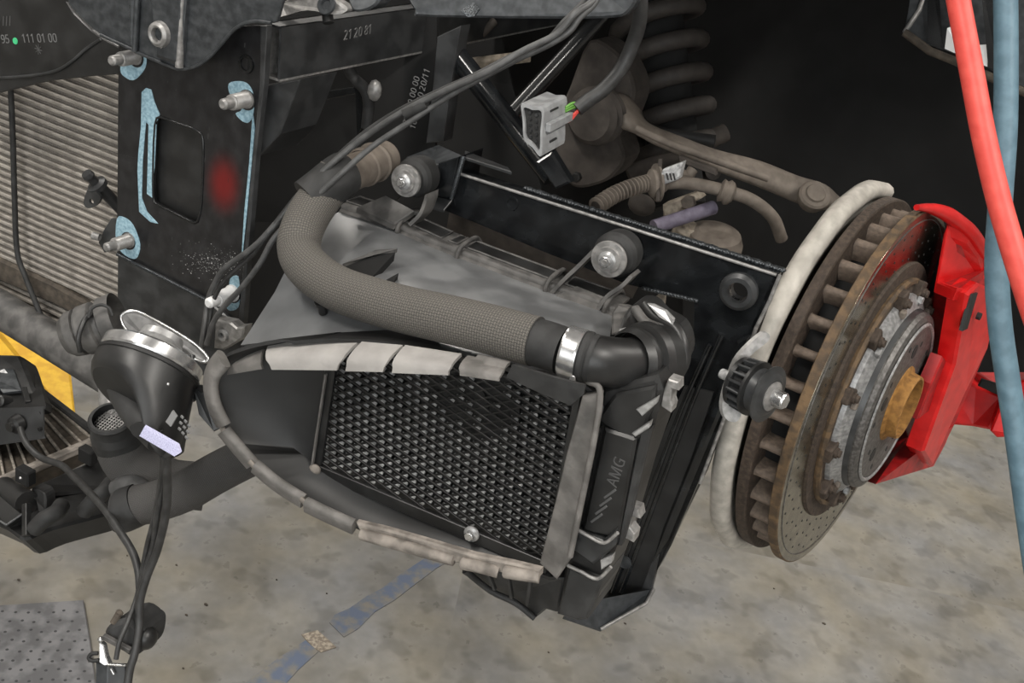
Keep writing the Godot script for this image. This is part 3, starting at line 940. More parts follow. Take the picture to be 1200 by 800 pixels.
	put("panel", Sh.new().slab(curve(onF([-60, -40, 70, -40, 78, 2, 96, 25, 118, 44, 146, 60, 148, 84, 110, 89, 55, 95, -60, 106], fp), 2, true), -F * 0.012, 0.001), M.plastic, o)
	put("lip", Sh.new().tube(curve(onF([-40, 92, 20, 90, 62, 84, 84, 72, 100, 58, 118, 46], fp + 0.001), 5), 0.0016, 8), M.dark_metal, o)
	var tdir := PF(66, 45, fp) - PF(0, 46, fp)
	letters("embossing", "95", PF(6, 46, fp), tdir, U, 0.008, M.print_pale, o)
	letters("embossing", "111 01 00", PF(46, 45, fp), tdir, U, 0.008, M.print_pale, o)
	letters("embossing", "///", PF(8, 25, fp), tdir, U, 0.009, M.print, o)
	put("green_dot", Sh.new().lathe(PF(18, 48, fp), F, [[-0.001, 0.0], [-0.001, 0.0036], [0.0006, 0.0032], [0.0006, 0.0]], 14), M.green, o)
	var st := Sh.new()
	for i in 8: st.bar(PF(45, 58, fp), PF(45, 58, fp) + (L * cos(i * PI / 4) + U * sin(i * PI / 4)) * 0.005, F, 0.0006, 0.0008)
	put("date_mark", st, M.print, o)
	# chassis rail along the car
	var fr := -0.80
	o = thing("chassis_rail", "square open-ended black chassis rail with gusset running back from the plate", "rail", PF(320, 100, fr))
	var tl := PF(312, 26, fr)
	var bl := PF(310, 90, fr)
	var tr := tl + L * 0.0165
	var br := bl + L * 0.0165
	var back := -F * 0.62
	put("wall", Sh.new().slab([tr, br, br + back, tr + back], -L * 0.0022), M.dark_metal, o)
	put("wall", Sh.new().slab([tl, bl, bl + back, tl + back], L * 0.002), M.zinc, o)  # paler than the black rail: light inside the open end, painted on
	put("wall", Sh.new().slab([tl, tr, tr + back, tl + back], -U * 0.002), M.dark_metal, o)
	put("wall", Sh.new().slab([bl, br, br + back, bl + back], U * 0.002), M.zinc, o)  # bottom wall painted pale as if lit, like the left one
	put("gusset", Sh.new().slab([PF(309, 100, fr), PF(352, 93, fr), PF(328, 157, fr), PF(305, 182, fr)], -F * 0.055, 0.001), M.dark_metal, o)
	# inner side panel with the upright at its end
	o = thing("inner_side_panel", "black inner side panel with faint numbers under the chassis rail", "panel", PF(430, 230, -0.96))
	put("panel", Sh.new().slab([PF(300, 60, -0.95), PF(512, 0, -1.05), PF(510, 200, -1.05), PF(430, 260, -1.01), PF(286, 260, -0.945)], -F * 0.004), M.liner, o)
	put("upright", Sh.new().slab(onF([512, 43, 540, 30, 528, 100, 519, 166, 499, 168, 506, 110], -1.02), -F * 0.02, 0.001), M.dark_metal, o)
	put("bracket", Sh.new().slab(onF([374, 108, 424, 100, 424, 150, 418, 160, 416, 110, 376, 118], -0.955), -F * 0.004, 0.0006), M.paint, o)
	var px := (PF(500, 55, -1.0) - PF(478, 155, -0.99)).normalized()
	letters("print", "821 00 00 00", PF(482, 118, -0.985), U * 0.97 + L * 0.1, -L, 0.0065, M.print_pale, o)
	letters("print", "100 14 20 20/11", PF(492, 116, -0.985), U * 0.97 + L * 0.1, -L, 0.0065, M.print_pale, o)
	letters("print", "21 20 81", PF(420, 38, -0.83), -F + U * 0.05, U, 0.008, M.print, o)
	o = thing("loom_clip", "small dark wiring conduit and torn clip on the inner side panel", "clip", PF(435, 115, -0.95))
	put("conduit", Sh.new().tube(curve(deepF([407, 76, -0.94, 415, 92, -0.945, 427, 104, -0.945, 432, 120, -0.945, 430, 150, -0.945]), 5), 0.006, 12), M.rubber, o)
	put("clip", Sh.new().ball(PF(439, 106, -0.935), L * 0.008, U * 0.011, F * 0.006, 10), M.zinc, o)
	# strips at the very top
	o = thing("bumper_strip", "grey painted strip end crossing the top edge above the rail", "strip", P(610, 10, 0.97))
	put("strip", Sh.new().slab(curve(deep([483, -40, 1.0, 485, 12, 1.0, 490, 19, 1.0, 560, 21, 0.985, 640, 22, 0.97, 715, 21, 0.955, 735, 15, 0.95, 747, -5, 0.945, 748, -40, 0.945]), 3, true), -F * 0.012, 0.002), M.carrier, o)
	put("paint_chip", Sh.new().slab(deep([540, 12, 0.985, 556, 2, 0.985, 562, 10, 0.983, 556, 19, 0.984, 548, 20, 0.985]), -F * 0.003), M.weld, o)
	o = thing("latch_arm", "pale worn latch arm with an oval eye at the top edge", "latch", P(370, 8, 1.0))
	put("arm", Sh.new().slab(curve(deep([316, 22, 0.99, 330, 4, 0.99, 360, -8, 0.98, 384, -4, 0.98, 404, 6, 0.98, 406, 13, 0.98, 392, 17, 0.98, 360, 12, 0.98, 336, 18, 0.99]), 4, true), -F * 0.01, 0.003), M.zinc, o)
	put("eye", Sh.new().lathe(P(383, 6, 0.975), F + U * 0.4, [[0, 0.009], [0.002, 0.0085], [0.002, 0.005], [0, 0.004], [0, 0]], 20), M.carrier, o)
	put("pin", Sh.new().tube(deep([383, 14, 0.99, 385, 27, 0.99]), 0.005, 10), M.dark, o)
	put("block", Sh.new().slab(curve(deep([408, -20, 0.985, 410, 8, 0.985, 420, 14, 0.985, 438, 8, 0.985, 446, -4, 0.985, 446, -20, 0.985]), 3, true), -F * 0.02, 0.002), M.carrier, o)
	# black sheet standing in for the dark depth behind everything here
	o = thing("engine_bay_wall", "plain black body wall in the dark behind the hose and frame", "panel", PF(430, 420, -1.12))
	put("panel", Sh.new().slab([PF(250, 20, -1.15), PF(560, -80, -1.24), PF(600, 100, -1.24), PF(640, 240, -1.22), PF(800, 330, -1.16), PF(800, 400, -1.16), PF(620, 460, -1.14), PF(270, 440, -1.14)], -F * 0.004), M.liner, o)
	tag(put("inner_shield", Sh.new().slab(onF([530, 225, 640, 265, 760, 310, 740, 350, 600, 330, 520, 290], -0.985), -F * 0.003), M.arm_dark), "brownish inner shield showing in the gap under the frame bar", "shield")
	# lower bracket with pale block near the duct lip
	o = thing("bumper_clip", "small pale clip bracket on the plate beside the duct lip", "clip", PF(265, 392, -0.765))
	put("block", Sh.new().slab(onF([252, 374, 270, 378, 277, 384, 286, 383, 284, 396, 276, 402, 262, 410, 250, 408], -0.757), -F * 0.012, 0.0015), M.zinc, o)
	put("eyelet", Sh.new().lathe(PF(262, 392, -0.757), F, [[0, 0.006], [0.003, 0.0055], [0.003, 0.003], [0, 0.003], [0, 0]], 16), M.steel, o)

func mounting_frame():
	var f := -0.918
	var o := thing("cooler_subframe", "welded black steel frame that carries the oil cooler", "frame", PF(740, 720, f))
	var outer := onF([505, 192, 560, 207, 640, 232, 760, 271, 860, 303, 912, 322, 900, 352, 884, 384, 858, 460, 818, 566, 786, 640, 770, 668, 764, 690, 752, 702, 716, 704, 722, 640, 770, 500, 800, 420, 813, 392, 814, 353, 775, 342, 735, 333, 640, 296, 560, 262, 500, 238], f)
	put("face", Sh.new().slab(holed(outer, ring(PF(866, 341, f), F, 0.0085, 20), F), -F * 0.004, 0.0), M.frame, o)
	put("top_flange", Sh.new().slab([PF(505, 192, f), PF(912, 322, f), PF(912, 322, f) - F * 0.014, PF(505, 192, f) - F * 0.02], -U * 0.003), M.frame, o)
	var fold := []
	for i in 12: fold.append(PF(lerpf(507, 910, i / 11.0), lerpf(193.5, 322, i / 11.0), f + 0.0005))
	put("fold_edge", Sh.new().tube(fold, 0.0016, 8), M.zinc, o)
	# weld bead: overlapping scales
	for i in 78:
		var t := i / 77.0
		var w := PF(505, 192, f).lerp(PF(912, 322, f), 0.28 + 0.72 * t) - F * 0.013 + U * 0.001
		var k := rng.randf_range(0.8, 1.25)
		put("weld_scale", Sh.new().ball(w, L * 0.0034 * k, U * 0.0022 * k, F * 0.0042 * k, 8), M.weld, o)
	for i in 16:
		var t := i / 15.0
		put("weld_scale", Sh.new().ball(PF(lerpf(755, 815, t), lerpf(338, 352, t), f + 0.001), L * 0.003, U * 0.0018, F * 0.002, 8), M.weld, o)
	put("side_flange", Sh.new().slab([PF(912, 322, f), PF(884, 384, f), PF(818, 566, f), PF(770, 668, f), PF(770, 668, f) - F * 0.02, PF(818, 566, f) - F * 0.03, PF(884, 384, f) - F * 0.03, PF(912, 322, f) - F * 0.014], -L * 0.003), M.frame, o)
	put("corner_edge", Sh.new().tube(onF([914, 322, 902, 352, 886, 384, 860, 460, 820, 566], f + 0.001), 0.0018, 8), M.zinc, o)
	put("boss", Sh.new().lathe(PF(866, 341, f), F, [[0, 0.0175], [0.003, 0.017], [0.006, 0.0135], [0.006, 0.0095], [0.002, 0.0085], [-0.012, 0.0085]], 28), M.dark_metal, o)
	put("hole_rim", Sh.new().lathe(PF(600, 238, f), F, [[0, 0.007], [0.0014, 0.0064], [0.0014, 0.0048], [-0.002, 0.0045], [-0.002, 0]], 18), M.frame, o)
	for w in [[846, 392, 812, 470, 776, 566, 728, 694], [832, 404, 800, 476, 766, 566, 718, 694]]:
		put("ridge", Sh.new().tube(curve(onF(w, f + 0.002), 5), 0.0026, 8), M.frame, o)
	put("leg_channel", Sh.new().slab(onF([862, 400, 880, 392, 852, 466, 812, 562, 782, 634, 764, 660, 776, 620, 800, 560, 836, 470], f + 0.006), -F * 0.008, 0.003), M.frame, o)
	put("foot_plate", Sh.new().slab(onF([740, 640, 772, 650, 764, 690, 752, 704, 700, 714, 690, 704, 712, 668], f + 0.003), -F * 0.004, 0.001), M.dark_metal, o)
	put("bottom_flange", Sh.new().slab([PF(766, 690, f), PF(757, 707, f + 0.02), PF(704, 737, f + 0.06), PF(660, 722, f + 0.1), PF(690, 704, f + 0.06), PF(700, 714, f)], -U * 0.003, 0.0006), M.carrier, o)
	put("foot_edge", Sh.new().tube([PF(766, 690, f + 0.001), PF(757, 707, f + 0.021), PF(704, 737, f + 0.061)], 0.002, 8), M.zinc, o)
	put("inner_face", Sh.new().slab(onF([802, 452, 836, 460, 800, 566, 752, 690, 712, 700, 730, 620], f + 0.003), -F * 0.003), M.dark, o)
	put("plug_cap", Sh.new().lathe(PF(732, 658, f + 0.004), F, [[0, 0.0075], [0.0015, 0.007], [0.0015, 0]], 20), M.carrier, o)
	# end box at the top left
	var a := PF(505, 192, f)
	put("end_box", Sh.new().slab([PF(500, 195, f + 0.012), PF(537, 184, f + 0.012), PF(529, 232, f + 0.012), PF(500, 228, f + 0.012)], -F * 0.05, 0.001), M.frame, o)
	put("end_plate", Sh.new().slab([PF(476, 184, f + 0.014), PF(500, 196, f + 0.016), PF(544, 183, f + 0.004), PF(514, 169, f - 0.035)], -U * 0.003, 0.0008), M.carrier, o)
	put("end_plate", Sh.new().slab([PF(546, 184, f + 0.002), PF(600, 201, f - 0.002), PF(596, 196, f - 0.014), PF(545, 176, f - 0.02)], -U * 0.003, 0.0008), M.dark_metal, o)
	put("corner_bead", Sh.new().tube([PF(543, 183, f + 0.006), PF(536, 208, f + 0.011), PF(529, 233, f + 0.011)], [0.0028, 0.0022, 0.0018], 8), M.weld, o)
	put("lower_tab", Sh.new().slab([PF(500, 228, f + 0.004), PF(530, 234, f + 0.002), PF(520, 246, f + 0.012), PF(498, 240, f + 0.012)], -U * 0.0025, 0.0005), M.dark_metal, o)
	# pale flag seen through the gap
	tag(put("pale_tab", Sh.new().slab(onF([757, 356, 776, 341, 781, 338, 778, 362, 768, 364], f - 0.03), -F * 0.003, 0.0005), M.beige), "pale beige tab seen through the gap below the frame bar", "tab")
	for w in [[475, 212, 0.0155, "round rubber isolator with washer and bolt at the frame's left end"], [713, 304, 0.0166, "round rubber isolator with washer and bolt at the middle of the frame bar"]]:
		var c := PF(w[0], w[1], f + 0.052)
		var r: float = w[2]
		var q: Node3D = thing("rubber_isolator", w[3], "isolator", c, "rubber isolators on the frame")
		put("rubber", Sh.new().lathe(c, F, [[-0.05, r * 0.7], [-0.034, r * 0.8], [-0.032, r * 1.2], [-0.016, r * 1.25], [-0.012, r * 1.12], [-0.009, r * 0.9], [-0.005, r * 0.85], [-0.003, r * 1.02], [-0.002, r * 0.8]], 32), M.rubber, q)
		put("washer", Sh.new().lathe(c, F, [[-0.003, r * 0.98], [-0.001, r], [0.0005, r * 0.97], [0.001, r * 0.72], [0.0025, r * 0.68], [0.0025, 0.0]], 36), M.zinc, q)
		var bo := put("bolt", Sh.new().lathe(c + F * 0.0025, F, [[0, r * 0.48], [0.0015, r * 0.5], [0.003, r * 0.36], [0.003, 0]], 28), M.steel, q)
		put("hex_head", Sh.new().hexa(c + F * 0.0045, F, r * 0.32, 0.005), M.bright, bo)
		put("dimple", Sh.new().lathe(c + F * 0.0095, F, [[0, 0.0], [0, r * 0.16], [0.0006, r * 0.13], [0.0002, 0]], 14), M.zinc, bo)

func disc_arc(s: Sh, r0: float, r1: float, n0: float, n1: float, a0: float, a1: float, seg := 40):
	var ea := U.cross(DN).normalized()
	var eb := DN.cross(ea)
	var rows := []
	for i in seg + 1:
		var an := deg_to_rad(lerpf(a0, a1, float(i) / seg))
		var d := ea * cos(an) + eb * sin(an)
		rows.append([DC + d * r0 + DN * n0, DC + d * r1 + DN * n0, DC + d * r1 + DN * n1, DC + d * r0 + DN * n1])
	s.skin(rows, true, true, false)

func brake():
	var ea := U.cross(DN).normalized()
	var eb := DN.cross(ea)
	var sp := func(an: float, r: float, n: float) -> Vector3:
		return DC + (ea * cos(deg_to_rad(an)) + eb * sin(deg_to_rad(an))) * r + DN * n
	# backing shield
	var o := thing("dust_shield", "pale grey curved dust shield behind the brake disc", "shield", DC - DN * 0.07 - U * 0.2)
	var rows := []
	for i in 65:
		var an := lerpf(72, 300, i / 64.0)
		var k := 1.0 + 0.004 * sin(an * 0.3)
		rows.append([sp.call(an, 0.186 * k, -0.055), sp.call(an, 0.1955 * k, -0.054), sp.call(an, 0.1965 * k, -0.0505), sp.call(an, 0.204 * k, -0.0495), sp.call(an, 0.2085 * k, -0.052), sp.call(an, 0.2115 * k, -0.058), sp.call(an, 0.211 * k, -0.065), sp.call(an, 0.207 * k, -0.070), sp.call(an, 0.199 * k, -0.072), sp.call(an, 0.185 * k, -0.07), sp.call(an, 0.16, -0.068), sp.call(an, 0.16, -0.062)])
	put("rolled_edge", Sh.new().skin(rows), M.shield, o)
	rows = []
	for i in 65:
		var an := lerpf(76, 296, i / 64.0)
		rows.append([sp.call(an, 0.06, -0.064), sp.call(an, 0.19, -0.064), sp.call(an, 0.19, -0.06), sp.call(an, 0.06, -0.06)])
	put("plate", Sh.new().skin(rows, true, true, false), M.rust_dark, o)
	# rotor
	o = thing("brake_disc", "large ventilated brake disc with rusty rim and drilled grey face", "brake disc", DC - U * 0.2)
	put("outer_ring", Sh.new().lathe(DC, DN, [[-0.0105, 0.128], [-0.0105, 0.1975], [-0.0095, 0.199], [-0.001, 0.199], [0, 0.1978], [-0.0001, 0.197]], 120), M.rust_rim, o)
	put("friction_face", Sh.new().lathe(DC, DN, [[-0.0012, 0.198], [0.0001, 0.1972], [0.0001, 0.192], [0.0, 0.191], [0.0, 0.12], [-0.001, 0.118]], 120), M.disc, o)
	put("inner_ring", Sh.new().lathe(DC, DN, [[-0.046, 0.12], [-0.046, 0.1978], [-0.0455, 0.199], [-0.0355, 0.199], [-0.0345, 0.1975], [-0.0345, 0.12]], 120), M.rust_dark, o)  # darker than the outer ring, to paint shade into the vane gap
	put("vane_core", Sh.new().lathe(DC, DN, [[-0.0345, 0.168], [-0.0105, 0.168]], 60), M.liner, o)  # added black cylinder, stands in for shade deep between the vanes
	for i in 36:
		var an := i * 10.0 + 3.0
		var d: Vector3 = ea * cos(deg_to_rad(an)) + eb * sin(deg_to_rad(an))
		var tn := DN.cross(d)
		var vr := []
		for w in [[-0.035, 1.3], [-0.033, 1.08], [-0.029, 1.0], [-0.016, 1.0], [-0.0122, 1.08], [-0.0102, 1.3]]:
			var hw: float = 0.0045 * w[1]
			var c: Vector3 = DC + DN * w[0]
			vr.append([c + d * 0.135 + tn * hw, c + d * 0.186 + tn * hw, c + d * 0.1895 + tn * hw * 0.5, c + d * 0.1895 - tn * hw * 0.5, c + d * 0.186 - tn * hw, c + d * 0.135 - tn * hw])
		put("vane", Sh.new().skin(vr), M.vane, o)
	var s := Sh.new()
	for i in 48:
		for k in 3:
			var an := i * 7.5 + k * 2.2
			s.lathe(sp.call(an, 0.150 + 0.014 * k + 0.004 * (i % 2), 0.0), DN, [[-0.0004, 0.0], [-0.0004, 0.0014], [0.0003, 0.0014], [0.0003, 0.0]], 8)
	stuff(put("drill_hole", s, M.dark, o))
	put("wear_groove", Sh.new().lathe(DC, DN, [[0.0, 0.1895], [0.0006, 0.1893], [0.0006, 0.1887], [0, 0.1885]], 100), M.hub, o)
	# bell carrier
	put("carrier_ring", Sh.new().lathe(DC, DN, [[0.0, 0.144], [0.003, 0.143], [0.003, 0.127], [0.006, 0.127]], 80), M.rust_dark, o)
	put("bell_edge", Sh.new().lathe(DC, DN, [[0.002, 0.1275], [0.006, 0.1285], [0.0095, 0.1275], [0.0095, 0.1235], [0.004, 0.123]], 80), M.rust_rim, o)
	put("bell", Sh.new().lathe(DC, DN, [[0.002, 0.124], [0.006, 0.122], [0.008, 0.112], [0.014, 0.110], [0.016, 0.104]], 80), M.rust_dark, o)
	put("bell_inner", Sh.new().lathe(DC, DN, [[0.008, 0.113], [0.013, 0.112], [0.017, 0.106], [0.02, 0.1]], 80), M.alloy, o)
	for i in 12:
		var an := i * 30.0 + 12.0
		var c: Vector3 = sp.call(an, 0.1175, 0.0105)
		var d: Vector3 = (c - DC - DN * 0.0105).normalized()
		put("lug", Sh.new().box(c, d * 0.010, DN.cross(d) * 0.0085, DN * 0.0055, 0.0015), M.rust_dark, o)
		var pb := put("bobbin", Sh.new().lathe(sp.call(an, 0.116, 0.015), DN, [[0, 0.0055], [0.004, 0.0055], [0.004, 0.004], [0.007, 0.0038], [0.007, 0]], 16), M.rust_dark, o)
		put("clip", Sh.new().box(sp.call(an + 4.0, 0.108, 0.018), d * 0.004, DN.cross(d) * 0.004, DN * 0.003, 0.001), M.arm if i % 2 else M.alloy, pb)
	# hub
	o = thing("wheel_hub", "grey wheel hub flange with bolt holes and a rusty centre ring", "hub", DC + DN * 0.03)
	put("drum", Sh.new().lathe(DC, DN, [[0.006, 0.106], [0.012, 0.104], [0.018, 0.1], [0.026, 0.098]], 80), M.dark_metal, o)
	put("flange", Sh.new().lathe(DC, DN, [[0.022, 0.0975], [0.027, 0.0985], [0.031, 0.0965], [0.033, 0.091], [0.0325, 0.087], [0.034, 0.083], [0.034, 0.04], [0.03, 0.036]], 96), M.hub, o)
	put("shoulder", Sh.new().lathe(DC, DN, [[0.0335, 0.089], [0.0352, 0.0875], [0.0352, 0.086], [0.0338, 0.0845]], 90), M.alloy, o)
	put("centre_ring", Sh.new().lathe(DC, DN, [[0.03, 0.044], [0.035, 0.041], [0.037, 0.036], [0.046, 0.0348], [0.0475, 0.034], [0.0475, 0.0318], [0.024, 0.0318]], 60), M.rust, o)
	put("bore", Sh.new().lathe(DC, DN, [[0.02, 0.0], [0.02, 0.0319], [0.03, 0.0319]], 40), M.rust_dark, o)
	for i in 5:
		var an := i * 72.0 + 18.0
		put("bolt_hole", Sh.new().lathe(sp.call(an, 0.06, 0.0), DN, [[0.03, 0.0], [0.03, 0.0075], [0.0346, 0.0075], [0.0346, 0.0068], [0.0342, 0.0]], 18), M.dark, o)
	for i in 10:
		var an := i * 36.0
		put("small_hole", Sh.new().lathe(sp.call(an, 0.066 + 0.006 * (i % 2), 0.0), DN, [[0.03, 0.0], [0.03, 0.003], [0.0344, 0.003], [0.0342, 0.0]], 12), M.dark, o)
	# caliper
	o = thing("brake_caliper", "bright red brake caliper gripping the rear of the brake disc", "caliper", PN(1093, 545, 0.05))
	var T := -DN * 0.03
	var secs := []
	for w in [[1097, 330, 0.016, 1110, 256, 0.010, 1138, 272, 0.030, 1161, 312, 0.048, 1121, 338, 0.045],
			[1094, 352, 0.014, 1140, 285, 0.012, 1158, 303, 0.045, 1166, 335, 0.056, 1117, 372, 0.040],
			[1086, 420, 0.010, 1150, 380, 0.012, 1166, 362, 0.050, 1157, 408, 0.058, 1098, 424, 0.026],
			[1060, 500, 0.010, 1120, 470, 0.012, 1142, 430, 0.050, 1118, 498, 0.056, 1064, 512, 0.024],
			[1010, 562, 0.010, 1080, 530, 0.012, 1108, 520, 0.050, 1094, 546, 0.054, 1026, 567, 0.040]]:
		var r := []
		for i in range(0, 15, 3): r.append(PN(w[i], w[i + 1], w[i + 2]))
		secs.append(r)
	put("body", Sh.new().skin(secs, true, true, false), M.red_dust, o)
	put("outer_rib", Sh.new().slab([PN(1134, 345, 0.056), PN(1148, 332, 0.056), PN(1166, 340, 0.062), PN(1167, 366, 0.066), PN(1158, 408, 0.068), PN(1132, 459, 0.068), PN(1093, 547, 0.062), PN(1082, 530, 0.06), PN(1119, 428, 0.062)], -DN * 0.02, 0.003), M.red, o)
	put("inner_rib", Sh.new().slab([PN(1106, 418, 0.052), PN(1112, 424, 0.052), PN(1094, 478, 0.052), PN(1076, 492, 0.05), PN(1092, 450, 0.052)], -DN * 0.014, 0.002), M.red_dust, o)
	put("end_face", Sh.new().slab([PN(1099, 330, 0.022), PN(1111, 262, 0.0125), PN(1138, 273, 0.031), PN(1151, 292, 0.041), PN(1163, 312, 0.049), PN(1165, 340, 0.056), PN(1121, 339, 0.047)], -U * 0.012, 0.0015), M.red, o)
	put("bridge", Sh.new().tube(curve([PN(1074, 243, -0.003), PN(1090, 244, 0.002), PN(1108, 250, 0.01), PN(1125, 261, 0.02), PN(1138, 273, 0.03), PN(1151, 293, 0.04), PN(1163, 314, 0.049), PN(1166, 340, 0.057)], 4), [0.003, 0.0035, 0.004, 0.0045, 0.005, 0.006, 0.0065, 0.007, 0.0075, 0.008, 0.008, 0.008, 0.008, 0.008, 0.008, 0.008, 0.008, 0.008, 0.008, 0.008, 0.0075, 0.007, 0.0065, 0.006, 0.0055, 0.005, 0.0045, 0.004, 0.0035], 12), M.red, o)
	put("pin_hole", Sh.new().lathe(PN(1149, 371, 0.0655), DN, [[-0.004, 0.0], [-0.004, 0.004], [0.0006, 0.004], [0.0006, 0.003], [-0.001, 0]], 14), M.dark, o)
	put("slot", Sh.new().slab([PN(1140, 345, 0.0585), PN(1146, 343, 0.0585), PN(1134, 385, 0.063), PN(1128, 388, 0.0625)], -DN * 0.004), M.dark, o)
	put("pad_edge", Sh.new().slab([PN(1110, 268, 0.004), PN(1112, 264, 0.014), PN(1098, 330, 0.014), PN(1090, 332, 0.004)], -U * 0.02 + ea * 0.01), M.dark, o)  # dark strip standing in for shade where the disc enters the caliper
	# lift arm
	var wx := (P(1200, 470, 1.9) - P(1120, 470, 1.9)).normalized()
	o = thing("lift_arm", "red steel lift arm with a stepped end behind the caliper", "lift arm", P(1150, 500, 1.75))
	put("beam", Sh.new().slab(deep([1095, 425, 1.75, 1145, 452, 1.72, 1175, 464, 1.70, 1160, 504, 1.70, 1140, 500, 1.72, 1095, 496, 1.75]), -F * 0.10 - U * 0.01, 0.004), M.red, o)
	put("cheek", Sh.new().slab(deep([1160, 505, 1.66, 1180, 455, 1.66, 1210, 440, 1.64, 1210, 512, 1.64, 1168, 513, 1.66]), -F * 0.06, 0.003), M.red, o)
	put("top_plate", Sh.new().slab(deep([1140, 432, 1.76, 1165, 420, 1.85, 1230, 420, 1.85, 1230, 444, 1.72, 1178, 456, 1.68]), -U * 0.012, 0.002), M.red, o)
	put("pad", Sh.new().slab(deep([1146, 452, 1.69, 1150, 444, 1.69, 1182, 454, 1.66, 1176, 466, 1.66]), -F * 0.02 - U * 0.006, 0.002), M.dark, o)
	# idler on the frame
	var a := P(845, 437, 0.955)
	var b := P(918, 470, 0.915)
	var ax := (b - a)
	var n := ax.length()
	o = thing("toothed_bobbin", "black toothed plastic bobbin with a bolt standing on the frame edge", "bobbin", a)
	put("bolt_tip", Sh.new().lathe(a, ax, [[0, 0], [0, 0.004], [0.001, 0.0045], [n * 0.35, 0.0045]], 16), M.white_plug, o)
	put("bracket", Sh.new().slab(curve([P(890, 388, 0.95), P(897, 396, 0.95), P(876, 414, 0.95), P(862, 436, 0.952), P(858, 462, 0.952), P(864, 482, 0.952), P(858, 492, 0.952), P(846, 488, 0.952), P(842, 470, 0.952), P(850, 440, 0.952), P(862, 414, 0.95)], 4, true), ax.normalized() * 0.004, 0.0006), M.zinc, o)
	put("toothed_wheel", Sh.new().lathe(a, ax, [[n * 0.28, 0.0], [n * 0.28, 0.0215], [n * 0.35, 0.0215], [n * 0.35, 0.017], [n * 0.54, 0.017], [n * 0.54, 0.024], [n * 0.58, 0.024], [n * 0.59, 0.018]], 36), M.plastic, o)
	for i in 18:
		var e1 := ax.cross(U).normalized()
		var e2 := ax.cross(e1).normalized()
		var d := e1 * cos(TAU * i / 18) + e2 * sin(TAU * i / 18)
		put("tooth", Sh.new().bar(a + ax * 0.33 + d * 0.0195, a + ax * 0.56 + d * 0.0208, d, 0.0024, 0.006), M.dark_metal, o)
	put("spool", Sh.new().lathe(a, ax, [[n * 0.58, 0.019], [n * 0.73, 0.0175], [n * 0.74, 0.0245], [n * 0.77, 0.025], [n * 0.79, 0.019], [n * 0.82, 0.015], [n * 0.82, 0.0]], 36), M.dark_metal, o)
	put("washer", Sh.new().lathe(a, ax, [[n * 0.8, 0.0125], [n * 0.84, 0.013], [n * 0.87, 0.0095], [n * 0.87, 0.0]], 28), M.zinc, o)
	put("bolt_head", Sh.new().hexa(a + ax * 0.86, ax, 0.0075, 0.011), M.bright, o)

